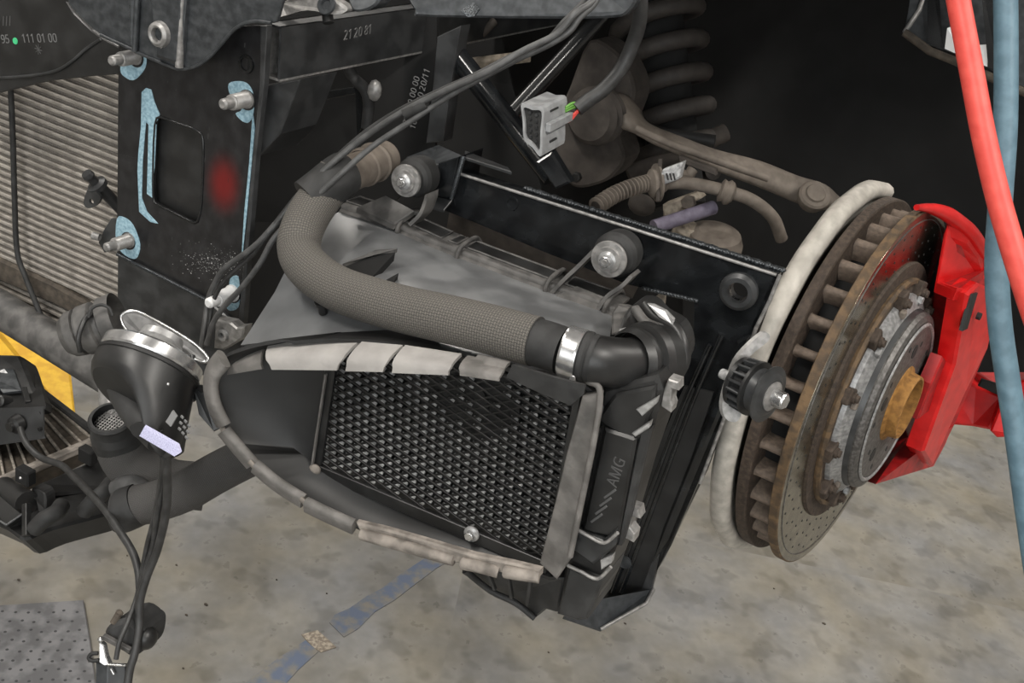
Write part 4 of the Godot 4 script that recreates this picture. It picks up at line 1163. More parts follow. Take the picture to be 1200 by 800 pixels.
func cooler():
	var f := -0.692
	# the mesh guard
	var o := thing("oil_cooler", "black side oil cooler behind a diamond mesh guard", "oil cooler", PF(520, 660, f))
	var poly3 := onF([386, 425, 372, 546, 640, 660, 676, 462, 600, 425, 500, 405], f)
	var ox := PF(380, 540, f)
	var to2 := func(w: Vector3) -> Vector2: return Vector2((w - ox).dot(L), (w - ox).dot(U)) * 1000.0
	var poly := PackedVector2Array()
	for w in poly3: poly.append(to2.call(w))
	var d1: Vector2 = to2.call(PF(480, 523, f)) - to2.call(PF(390, 543, f))
	var d2: Vector2 = to2.call(PF(480, 560, f)) - to2.call(PF(420, 515, f))
	d1 = d1.normalized()
	d2 = d2.normalized()
	var s := Sh.new()
	var c0: Vector2 = to2.call(PF(520, 545, f))
	var sp1 := 6.6
	var sp2 := 6.9
	for fam in 2:
		var d: Vector2 = d1 if fam == 0 else d2
		var nrm := Vector2(-d.y, d.x)
		for i in range(-45, 46):
			var c := c0 + nrm * (i * (sp1 if fam == 0 else sp2))
			for seg in Geometry2D.intersect_polyline_with_polygon(PackedVector2Array([c - d * 400, c + d * 400]), poly):
				var a: Vector2 = seg[0] / 1000.0
				var b: Vector2 = seg[seg.size() - 1] / 1000.0
				s.bar(ox + L * a.x + U * a.y + F * 0.0005 * fam, ox + L * b.x + U * b.y + F * 0.0005 * fam, F, 0.0017, 0.0017, 0.0003)
	stuff(put("mesh_strands", s, M.mesh, o))
	# cooler core behind, with louvres in each cell, their glints painted as pale colour
	put("core", Sh.new().slab(onF([372, 410, 362, 548, 642, 664, 690, 455, 500, 390], f - 0.022), -F * 0.045), M.core, o)
	s = Sh.new()
	var det := d1.cross(d2)
	var w1 := sp2 / absf(det)
	var w2 := sp1 / absf(det)
	for i in range(-40, 41):
		for k in range(-40, 41):
			var c: Vector2 = c0 + d1 * w1 * (i + 0.5) + d2 * w2 * (k + 0.5)
			if not Geometry2D.is_point_in_polygon(c, poly): continue
			if (c - to2.call(PF(550, 462, f))).length() < 38.0 and rng.randf() < 0.6: continue
			var q := ox + L * c.x / 1000.0 + U * c.y / 1000.0 - F * 0.007
			s.box(q, (L * 0.94 - U * 0.12) * 0.0035 * rng.randf_range(0.85, 1.1), (F * 0.8 - U * 0.6) * 0.0013, (U * 0.8 + F * 0.6) * 0.0005, 0.0002)
	stuff(put("louvres", s, M.louver, o))
	s = Sh.new()
	for i in 26:
		var u := PF(380, 420, f).dot(U) + 0.06 - i * 0.0105
		for seg in Geometry2D.intersect_polyline_with_polygon(PackedVector2Array([Vector2(-400, (u - ox.dot(U)) * 1000.0), Vector2(600, (u - ox.dot(U)) * 1000.0)]), poly):
			s.bar(ox + L * seg[0].x / 1000.0 + U * (u - ox.dot(U)) - F * 0.018, ox + L * seg[-1].x / 1000.0 + U * (u - ox.dot(U)) - F * 0.018, U, 0.008, 0.003, 0.0005)
	stuff(put("core_tubes", s, M.dark, o))
	put("fan_ring", Sh.new().lathe(PF(545, 470, f - 0.014), F, [[0, 0.05], [0.003, 0.05], [0.003, 0.042], [0, 0.042], [0, 0.022], [0.003, 0.022], [0.003, 0.0]], 40), M.dark, o)
	put("guard_frame", Sh.new().bar(PF(390, 420, f + 0.001), PF(371, 549, f + 0.001), F, 0.010, 0.005), M.plastic, o)
	put("guard_frame", Sh.new().bar(PF(371, 549, f + 0.001), PF(642, 664, f + 0.001), F, 0.011, 0.005), M.plastic, o)
	put("guard_frame", Sh.new().bar(PF(642, 664, f + 0.001), PF(678, 460, f + 0.001), F, 0.006, 0.004), M.plastic, o)
	var bc := PF(553, 625, f + 0.006)
	var bo := put("bolt", Sh.new().lathe(bc, F, [[-0.004, 0.004], [0, 0.0068], [0.0015, 0.0066], [0.0025, 0.0046], [0.0025, 0]], 24), M.steel, o)
	put("hex_head", Sh.new().hexa(bc + F * 0.0025, F, 0.0042, 0.004), M.bright, bo)
	# side tank
	var ft := -0.70
	put("end_tank", Sh.new().slab(onF([706, 455, 770, 440, 776, 458, 766, 500, 745, 560, 722, 640, 700, 700, 688, 726, 654, 722, 664, 640, 690, 540], ft), -F * 0.045, 0.003), M.plastic, o)
	put("tank_strip", Sh.new().slab(onF([708, 502, 746, 514, 724, 632, 682, 622], ft + 0.006), -F * 0.01, 0.002), M.plastic, o)
	put("tank_channel", Sh.new().slab(onF([750, 505, 764, 500, 740, 600, 728, 640, 722, 640], ft + 0.003), -F * 0.006, 0.0015), M.plastic_dull, o)
	put("tank_channel", Sh.new().slab(onF([690, 505, 704, 500, 678, 622, 664, 640], ft + 0.004), -F * 0.006, 0.0015), M.plastic, o)
	put("tank_cap", Sh.new().slab(onF([706, 498, 700, 490, 720, 462, 768, 452, 766, 474, 750, 514, 742, 518], ft + 0.004), -F * 0.012, 0.002), M.plastic, o)
	var tx := (PF(739, 520, ft) - PF(712, 600, ft)).normalized()
	var ty := tx.cross(F).normalized() * -1.0
	for i in 4:
		var c := PF(700 + i * 5.2, 607 - i * 9.5, ft + 0.006)
		put("emblem_bar", Sh.new().bar(c - L * 0.004 - U * 0.0055, c + L * 0.003 + U * 0.0055, F, 0.002, 0.0016, 0.0003), M.print, o)
	letters("emblem_letters", "AMG", PF(722, 553, ft + 0.0062), tx, F.cross(tx), 0.0085, M.print, o)
	put("base_bracket", Sh.new().slab(onF([676, 622, 706, 634, 722, 620, 720, 640, 708, 652, 694, 662, 664, 640], ft + 0.01), -F * 0.02, 0.002), M.dark_metal, o)
	put("base_edge", Sh.new().tube(curve(onF([676, 620, 690, 628, 708, 636, 724, 624], ft + 0.012), 4), 0.0015, 8), M.zinc, o)
	put("base_edge", Sh.new().tube(curve(onF([665, 662, 680, 669, 700, 678, 716, 664], ft + 0.008), 4), 0.0015, 8), M.zinc, o)
	put("foot", Sh.new().slab(onF([666, 664, 694, 676, 706, 680, 688, 726, 676, 728, 652, 720, 660, 690], ft + 0.006), -F * 0.05, 0.002), M.plastic_dull, o)
	for w in [[783, 444, 795, 448, 795, 458, 787, 456, 786, 470, 788, 476, 786, 484, 774, 476, 776, 462], [735, 593, 748, 597, 750, 608, 740, 606, 738, 618, 744, 626, 742, 636, 727, 628, 730, 614]]:
		put("spring_clip", Sh.new().slab(onF(w, ft - 0.004), -F * 0.012, 0.001), M.zinc, o)
	for w in [[745, 480, 770, 466, 768, 474, 752, 488], [740, 508, 762, 494, 760, 502, 744, 512], [703, 656, 718, 650, 716, 660, 704, 668]]:
		put("clip_tongue", Sh.new().slab(onF(w, ft + 0.008), -F * 0.006, 0.0008), M.steel, o)
	# intake duct around the cooler
	o = thing("intake_duct", "black intake duct with a segmented grey foam lip around its mouth", "duct", PF(420, 640, f))
	var lip := curve(deepF([250, 440, -0.645, 262, 420, -0.65, 312, 404, -0.66, 380, 397, -0.67, 450, 400, -0.675, 540, 418, -0.685, 620, 436, -0.69, 700, 462, -0.695, 684, 540, -0.69, 668, 620, -0.69, 652, 672, -0.69, 630, 672, -0.688, 580, 662, -0.68, 500, 642, -0.67, 430, 622, -0.665, 365, 592, -0.655, 320, 565, -0.65, 285, 532, -0.645, 262, 505, -0.64, 246, 470, -0.64]), 4, true)
	var inn := curve(deepF([388, 424, -0.69, 392, 412, -0.69, 410, 404, -0.69, 440, 402, -0.69, 480, 405, -0.69, 550, 420, -0.691, 610, 436, -0.691, 676, 461, -0.691, 668, 510, -0.691, 655, 580, -0.691, 641, 662, -0.691, 625, 656, -0.691, 590, 641, -0.69, 530, 615, -0.69, 480, 594, -0.69, 430, 573, -0.69, 400, 560, -0.69, 384, 553, -0.69, 372, 547, -0.69, 376, 510, -0.69]), 4, true)
	var mid := []
	for i in lip.size(): mid.append(lip[i].lerp(inn[i], 0.55) - F * 0.02 * sin(PI * 0.6))
	var lr := [lip, mid, inn]
	for r in lr: r.append(r[0])
	put("throat", Sh.new().sheet(lr, 0.003, -F - U * 0.3), M.duct, o)
	put("edge_trim", Sh.new().bar(PF(382, 438, f + 0.006), PF(366, 545, f + 0.006), F, 0.0018, 0.003), M.foam, o)
	put("seal_lump", Sh.new().ball(PF(369, 550, f + 0.006), L * 0.006, U * 0.005, F * 0.004, 10), M.foam_dirty, o)
	# foam flaps over the top edge: [upper left, upper right, lower right, lower left]
	for w in [[261, 419, 313, 402, 308, 435, 261, 443, 0], [316, 401, 422, 398, 396, 437, 316, 436, 1], [424, 400, 472, 404, 449, 439, 403, 438, 1], [475, 404, 541, 414, 526, 443, 457, 440, 1], [548, 416, 598, 427, 585, 450, 537, 443, 0]]:
		var a := PF(w[0], w[1], -0.672)
		var b := PF(w[2], w[3], -0.676)
		var c := PF(w[4], w[5], -0.655)
		var d := PF(w[6], w[7], -0.652)
		var rows := []
		for i in 7:
			var t := i / 6.0
			var ro := []
			for k in 9:
				var v := k / 8.0
				var q: Vector3 = a.lerp(b, v).lerp(d.lerp(c, v), t)
				q += F * 0.006 * sin(PI * t) + U * 0.004 * sin(PI * t * 0.8)
				if t > 0.8 and (k == 0 or k == 8): q = q.lerp(a.lerp(b, 0.5).lerp(d.lerp(c, 0.5), t), 0.05)
				ro.append(q)
			rows.append(ro)
		put("foam_flap", Sh.new().sheet(rows, 0.0025, -F), M.foam_light if w[8] else M.foam, o)
	var dr := []
	for w in [[600, 427, 686, 452], [597, 434, 684, 462], [593, 442, 668, 475]]:
		dr.append([PF(w[0], w[1], -0.665), PF((w[0] + w[2]) / 2.0, (w[1] + w[3]) / 2.0 + 1, -0.66), PF(w[2], w[3], -0.665)])
	put("foam_flap", Sh.new().sheet(dr, 0.003, -F), M.rubber, o)
	put("foam_edge", Sh.new().slab(deepF([682, 464, -0.684, 704, 460, -0.684, 697, 510, -0.68, 685, 570, -0.68, 668, 655, -0.68, 652, 679, -0.68, 632, 660, -0.684, 650, 590, -0.684, 664, 530, -0.684]), -F * 0.006, 0.001), M.foam, o)
	put("foam_edge_roll", Sh.new().tube(curve(deepF([688, 446, -0.684, 703, 458, -0.684, 697, 510, -0.678, 684, 575, -0.678, 668, 652, -0.678]), 6), 0.0024, 10), M.foam, o)
	# rolled foam along the left and the lower edge, with cuts between the pieces
	put("foam_roll", Sh.new().ribbon(curve(deepF([262, 420, -0.645, 251, 434, -0.642, 247, 452, -0.64, 251, 474, -0.638, 262, 498, -0.638]), 6), F - L * 0.5, 0.0190, 0.009), M.foam, o)
	for w in [[262, 504, 276, 521, 296, 544], [299, 546, 326, 568, 356, 587], [359, 591, 386, 604, 415, 617]]:
		put("foam_roll", Sh.new().ribbon(curve(deepF([w[0], w[1], -0.64, w[2], w[3], -0.642, w[4], w[5], -0.645]), 6), F - U * 0.4, 0.0165, 0.009), M.foam, o)
	for w in [[259, 498, 266, 512], [292, 540, 302, 551], [352, 584, 364, 594]]:
		put("foam_fold", Sh.new().tube(deepF([w[0], w[1], -0.637, w[2], w[3], -0.638]), 0.0022, 8), M.foam_dirty, o)
	put("foam_strip", Sh.new().slab(onF([416, 612, 450, 620, 485, 630, 553, 650, 600, 660, 633, 668, 632, 676, 590, 672, 536, 660, 480, 645, 424, 629], -0.645), -F * 0.006, 0.0015), M.foam_dirty, o)
	for w in [[424, 626, 478, 641, 532, 656], [542, 660, 566, 665, 584, 670], [592, 670, 612, 673, 632, 676]]:
		put("foam_roll", Sh.new().tube(curve(deepF([w[0], w[1], -0.642, w[2], w[3], -0.642, w[4], w[5], -0.645]), 6), 0.0048, 12), M.foam_dirty, o)
	# lower housing with ribs
	put("lower_housing", Sh.new().slab(deepF([545, 662, -0.70, 600, 674, -0.70, 660, 678, -0.70, 654, 718, -0.71, 640, 714, -0.72, 625, 726, -0.73, 590, 700, -0.75, 540, 672, -0.76]), -F * 0.05, 0.002), M.plastic_dull, o)
	for w in [[572, 670, 580, 690], [596, 676, 600, 700], [622, 680, 618, 708]]:
		put("rib", Sh.new().bar(PF(w[0], w[1], -0.697), PF(w[2], w[3], -0.71), F, 0.003, 0.004), M.plastic_dull, o)
	put("lower_edge", Sh.new().tube(curve(deepF([545, 668, -0.70, 575, 692, -0.72, 604, 706, -0.725, 627, 724, -0.725]), 4), 0.003, 8), M.plastic_dull, o)

func shroud():
	var o := thing("cooler_shroud", "satin black plastic shroud on top of the cooler with clips and vents", "shroud", PF(500, 420, -0.72))
	var r0 := curve(deepF([399, 247, -0.86, 456, 266, -0.86, 500, 286, -0.86, 538, 301, -0.86, 590, 321, -0.86, 641, 340, -0.86, 696, 359, -0.86, 719, 370, -0.86]), 4)
	var r1 := curve(deepF([372, 262, -0.83, 440, 282, -0.825, 486, 302, -0.82, 528, 318, -0.82, 582, 338, -0.82, 634, 357, -0.82, 690, 377, -0.82, 716, 386, -0.82]), 4)
	var r2 := curve(deepF([346, 294, -0.79, 415, 312, -0.775, 465, 330, -0.77, 515, 346, -0.77, 568, 362, -0.77, 622, 378, -0.77, 680, 398, -0.77, 713, 408, -0.77]), 4)
	var r3 := curve(deepF([322, 342, -0.745, 388, 352, -0.73, 440, 362, -0.725, 495, 376, -0.72, 552, 390, -0.72, 610, 405, -0.72, 668, 424, -0.72, 706, 436, -0.72]), 4)
	var r4 := curve(deepF([282, 404, -0.70, 332, 399, -0.695, 396, 396, -0.69, 456, 402, -0.688, 520, 412, -0.688, 580, 424, -0.69, 640, 442, -0.695, 694, 462, -0.70]), 4)
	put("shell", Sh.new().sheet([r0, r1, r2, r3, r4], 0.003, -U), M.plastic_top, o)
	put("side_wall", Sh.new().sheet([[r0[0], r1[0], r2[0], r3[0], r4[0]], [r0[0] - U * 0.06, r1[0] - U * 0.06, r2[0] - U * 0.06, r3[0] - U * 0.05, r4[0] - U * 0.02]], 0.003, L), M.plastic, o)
	# top flange with its pockets
	var b0 := []
	for q in r0: b0.append(q)
	var fl := []
	fl.append(b0)
	var b1 := []
	var b2 := []
	var b3 := []
	for q in r0:
		b1.append(q + U * 0.006)
		b2.append(q + U * 0.007 - F * 0.004)
		b3.append(q + U * 0.006 - F * 0.036)
	fl.append(b1); fl.append(b2); fl.append(b3)
	put("flange", Sh.new().sheet(fl, 0.003, -U), M.plastic_dust, o)
	for w in [[0.02, 0.16], [0.2, 0.34], [0.36, 0.42], [0.46, 0.72], [0.78, 0.9]]:
		var a: Vector3 = r0[int(w[0] * (r0.size() - 1))]
		var b: Vector3 = r0[int(w[1] * (r0.size() - 1))]
		var s := U * 0.0075
		put("pocket", Sh.new().slab([a + s - F * 0.01, b + s - F * 0.01, b + s - F * 0.03, a + s - F * 0.03], -U * 0.002), M.plastic, o)
		put("pocket_rim", Sh.new().tube([a + s - F * 0.009, b + s - F * 0.009, b + s - F * 0.031, a + s - F * 0.031, a + s - F * 0.009], 0.0012, 6), M.plastic_dust, o)
	for t in [0.18, 0.44, 0.74, 0.93]:
		var a: Vector3 = r0[int(t * (r0.size() - 1))]
		put("clip", Sh.new().tube(curve([a + F * 0.004 - U * 0.006, a + F * 0.004 + U * 0.006, a + U * 0.0115 - F * 0.006, a + U * 0.012 - F * 0.028, a + U * 0.004 - F * 0.04], 4), 0.0022, 8), M.plastic_dust, o)
	# ears that hold the isolators
	for w in [[[450, 270, 462, 254, 478, 248, 492, 248], [478, 262, 490, 250, 496, 236, 498, 228]], [[642, 344, 660, 325, 676, 310, 694, 292], [698, 362, 710, 345, 726, 334, 738, 322]]]:
		for e in w:
			var n: int = e.size() / 2
			var pts := []
			for i in n: pts.append(PF(e[i * 2], e[i * 2 + 1], -0.855 - 0.006 * i))
			var cu := curve(pts, 4)
			var ro := [[], []]
			for q in cu:
				ro[0].append(q)
				ro[1].append(q - F * 0.02)
			put("isolator_ear", Sh.new().sheet(ro, 0.0035, L), M.plastic_dust, o)
	put("mount_pad", Sh.new().slab(deepF([650, 346, -0.853, 676, 334, -0.87, 716, 350, -0.87, 698, 364, -0.853]), -U * 0.006, 0.001), M.plastic_dust, o)
	put("mount_pad", Sh.new().slab(deepF([418, 242, -0.853, 452, 228, -0.87, 486, 246, -0.87, 462, 262, -0.853]), -U * 0.006, 0.001), M.plastic_dust, o)
	# vents
	var v := deepF([400, 321, -0.771, 436, 306, -0.783, 462, 303, -0.787, 436, 331, -0.766])
	put("vent", Sh.new().slab(shift(v, U * 0.006), -U * 0.008), M.liner, o)
	put("vent_hood", Sh.new().slab([v[0] + U * 0.005, v[0] + U * 0.010, v[1] + U * 0.010, v[2] + U * 0.009, v[2] + U * 0.005, v[1] + U * 0.006], -F * 0.003), M.plastic_dust, o)
	v = deepF([448, 337, -0.766, 466, 327, -0.774, 459, 339, -0.764])
	put("vent", Sh.new().slab(shift(v, U * 0.006), -U * 0.008), M.liner, o)
	put("latch_post", Sh.new().lathe(PF(378, 362, -0.715), U + F * 0.5, [[-0.004, 0.004], [0.006, 0.004], [0.007, 0.0055], [0.01, 0.0055], [0.01, 0.0]], 14), M.plastic, o)
	# right end: outlet housing with its flanges
	var e0 := P(700, 420, 0.80)
	var ex := (P(800, 414, 0.865) - e0).normalized()
	o = thing("outlet_housing", "black ribbed outlet housing where the hose elbow enters the cooler", "housing", P(770, 440, 0.85))
	put("socket", Sh.new().lathe(P(738, 424, 0.825), ex, [[-0.004, 0.022], [0.002, 0.0255], [0.006, 0.0255], [0.007, 0.024], [0.010, 0.024], [0.011, 0.0285], [0.018, 0.03], [0.019, 0.028], [0.032, 0.0275]], 40), M.plastic, o)
	var arcs := curve(deep([744, 362, 0.885, 757, 378, 0.875, 776, 387, 0.865, 786, 404, 0.86, 785, 428, 0.86, 771, 456, 0.858, 756, 468, 0.856]), 5)
	put("flange_bead", Sh.new().tube(arcs, 0.0042, 12), M.plastic_dust, o)
	arcs = curve(deep([756, 358, 0.905, 768, 372, 0.895, 790, 384, 0.885, 800, 402, 0.88, 801, 424, 0.88, 788, 446, 0.876, 772, 464, 0.87, 752, 472, 0.862, 730, 466, 0.855]), 5)
	put("flange_bead", Sh.new().tube(arcs, 0.0055, 12), M.plastic, o)
	put("flange_plate", Sh.new().slab(curve(deep([736, 362, 0.90, 756, 360, 0.905, 770, 374, 0.895, 790, 386, 0.885, 799, 404, 0.88, 799, 424, 0.88, 786, 446, 0.876, 770, 463, 0.87, 750, 470, 0.862, 728, 462, 0.86, 722, 400, 0.88]), 3, true), -F * 0.03, 0.002), M.plastic, o)
	put("upper_block", Sh.new().slab(deep([716, 366, 0.91, 724, 356, 0.915, 742, 362, 0.91, 748, 372, 0.9, 740, 386, 0.885, 716, 392, 0.885]), -F * 0.03 - U * 0.01, 0.002), M.plastic_dust, o)
	put("rib", Sh.new().tube(curve(deep([742, 362, 0.905, 752, 375, 0.89, 772, 386, 0.88, 778, 398, 0.87]), 5), 0.003, 10), M.plastic_dust, o)
	put("foil_tag", Sh.new().slab(deep([725, 386, 0.868, 734, 384, 0.868, 742, 390, 0.866, 732, 395, 0.864, 726, 394, 0.866]), -F * 0.002, 0.0003), M.bright, o)
	put("foil_tag", Sh.new().slab(deep([758, 356, 0.89, 766, 357, 0.89, 780, 364, 0.885, 790, 374, 0.88, 788, 381, 0.88, 772, 372, 0.885]), -F * 0.003, 0.0006), M.steel, o)

func hoses():
	# charge hose with woven sleeve
	var o := thing("sleeved_hose", "thick hose in a grey woven sleeve curving across the shroud to an elbow", "hose", PF(340, 300, -0.74))
	var path := curve(deepF([396, 205, -0.80, 382, 222, -0.79, 364, 248, -0.77, 352, 275, -0.75, 352, 298, -0.738, 366, 318, -0.725, 396, 338, -0.712, 436, 352, -0.702, 480, 364, -0.697, 530, 375, -0.693, 580, 387, -0.692, 628, 400, -0.692]), 8)
	put("sleeve", Sh.new().tube(path, 0.0188, 28), M.braid, o)
	var e := curve(deepF([622, 399, -0.692, 640, 404, -0.692, 660, 411, -0.692]), 4)
	put("rubber_end", Sh.new().tube(e, 0.0178, 24), M.rubber, o)
	var c := PF(672, 414, -0.692)
	var cx := (PF(690, 419, -0.694) - PF(655, 409, -0.692)).normalized()
	var cl := put("hose_clamp", Sh.new().lathe(c, cx, [[-0.0065, 0.0182], [-0.0065, 0.0192], [-0.005, 0.0196], [0.005, 0.0196], [0.0065, 0.0192], [0.0065, 0.0182]], 36), M.bright, o)
	put("clamp_ear", Sh.new().box(c + cx * 0.009 - U * 0.012 + F * 0.014, cx * 0.002, U * 0.003, F * 0.003, 0.0006), M.steel, cl)
	put("bead", Sh.new().lathe(c, cx, [[0.0065, 0.0178], [0.008, 0.0192], [0.011, 0.0192], [0.0125, 0.0178], [0.014, 0.0186], [0.017, 0.0178]], 32), M.rubber, o)
	put("elbow", Sh.new().tube(curve([PF(676, 415, -0.692), PF(700, 422, -0.697), P(728, 425, 0.818), P(752, 423, 0.832), P(775, 418, 0.85)], 6), 0.0185, 28), M.plastic, o)
	# rear end of the hose
	put("rear_pipe", Sh.new().tube(curve(deepF([385, 218, -0.79, 405, 206, -0.815, 432, 194, -0.86, 452, 184, -0.89]), 6), 0.0165, 24), M.arm, o)
	var d := (PF(450, 185, -0.888) - PF(420, 199, -0.842)).normalized()
	put("collar", Sh.new().lathe(PF(424, 197, -0.848), d, [[0, 0.0168], [0.002, 0.0185], [0.006, 0.0185], [0.008, 0.0168], [0.02, 0.0175], [0.022, 0.0192], [0.026, 0.018], [0.034, 0.014], [0.036, 0.0]], 28), M.arm, o)
	put("sleeve_cuff", Sh.new().tube(curve(deepF([362, 235, -0.775, 376, 224, -0.785, 396, 208, -0.80, 404, 203, -0.808]), 4), 0.0198, 24), M.rubber, o)
	# lower hose in textile and the rubber boot beside the horn
	o = thing("lower_hose", "dark woven hose with a rounded rubber end running under the horn to the duct", "hose", P(220, 580, 1.05))
	var bp := curve(deep([132, 600, 1.06, 136, 600, 1.06, 146, 598, 1.06, 160, 592, 1.06, 180, 588, 1.055, 215, 576, 1.05, 250, 556, 1.05, 285, 538, 1.06, 304, 530, 1.065]), 3)
	var br := []
	for i in bp.size(): br.append(0.0195 * clampf(0.35 + i * 0.22, 0, 1.0))
	put("hose", Sh.new().tube(bp, br, 28), M.braid_dark, o)
	put("rubber_end", Sh.new().tube(curve(deep([131, 600, 1.06, 134, 600, 1.06, 142, 599, 1.06, 152, 595, 1.06, 164, 590, 1.058]), 3), [0.004, 0.011, 0.0155, 0.018, 0.0195, 0.0205, 0.0208, 0.0208, 0.0208, 0.0208, 0.0206, 0.0204, 0.02], 28), M.rubber, o)
	put("cloth_wrap", Sh.new().tube(curve(deep([140, 576, 1.08, 152, 570, 1.075, 166, 578, 1.07, 172, 590, 1.07]), 4), 0.013, 16), M.cable_grey, o)
	o = thing("intake_boot", "black rubber boot with an open ribbed mouth below the horn", "boot", P(150, 530, 1.04))
	var ba := P(130, 490, 1.06)
	var bx := (P(146, 542, 1.105) - ba).normalized()
	put("cup", Sh.new().lathe(ba, bx, [[-0.002, 0.017], [-0.002, 0.0195], [0.0, 0.0215], [0.003, 0.0205], [0.012, 0.021], [0.02, 0.0235], [0.03, 0.024], [0.045, 0.022]], 36), M.rubber, o)
	put("mouth_mesh", Sh.new().lathe(ba, bx, [[0.0, 0.0188], [0.010, 0.0178], [0.012, 0.0]], 28), M.dark, o)
	var grd := Sh.new()
	var gx := bx.cross(U).normalized()
	var gy := bx.cross(gx)
	for i in range(-5, 6):
		var hw := sqrt(maxf(0.0, 0.0172 * 0.0172 - i * i * 0.003 * 0.003))
		grd.bar(ba + bx * 0.007 + gx * i * 0.003 - gy * hw, ba + bx * 0.007 + gx * i * 0.003 + gy * hw, bx, 0.0008, 0.0008, 0.0001)
		grd.bar(ba + bx * 0.0075 + gy * i * 0.003 - gx * hw, ba + bx * 0.0075 + gy * i * 0.003 + gx * hw, bx, 0.0008, 0.0008, 0.0001)
	stuff(put("mouth_grid", grd, M.zinc, o))
	put("body", Sh.new().tube(curve(deep([136, 512, 1.076, 146, 535, 1.09, 165, 552, 1.098, 195, 565, 1.102, 240, 570, 1.11]), 5), [0.02, 0.021, 0.022, 0.0225, 0.023, 0.0235, 0.024, 0.0245, 0.025, 0.025, 0.025, 0.025, 0.025, 0.025, 0.025, 0.025, 0.024, 0.024, 0.024, 0.024, 0.024], 28), M.braid_dark, o)
	put("inlet_cone", Sh.new().tube(deep([130, 444, 1.10, 135, 492, 1.088]), [0.0125, 0.0145], 24), M.zinc, o)

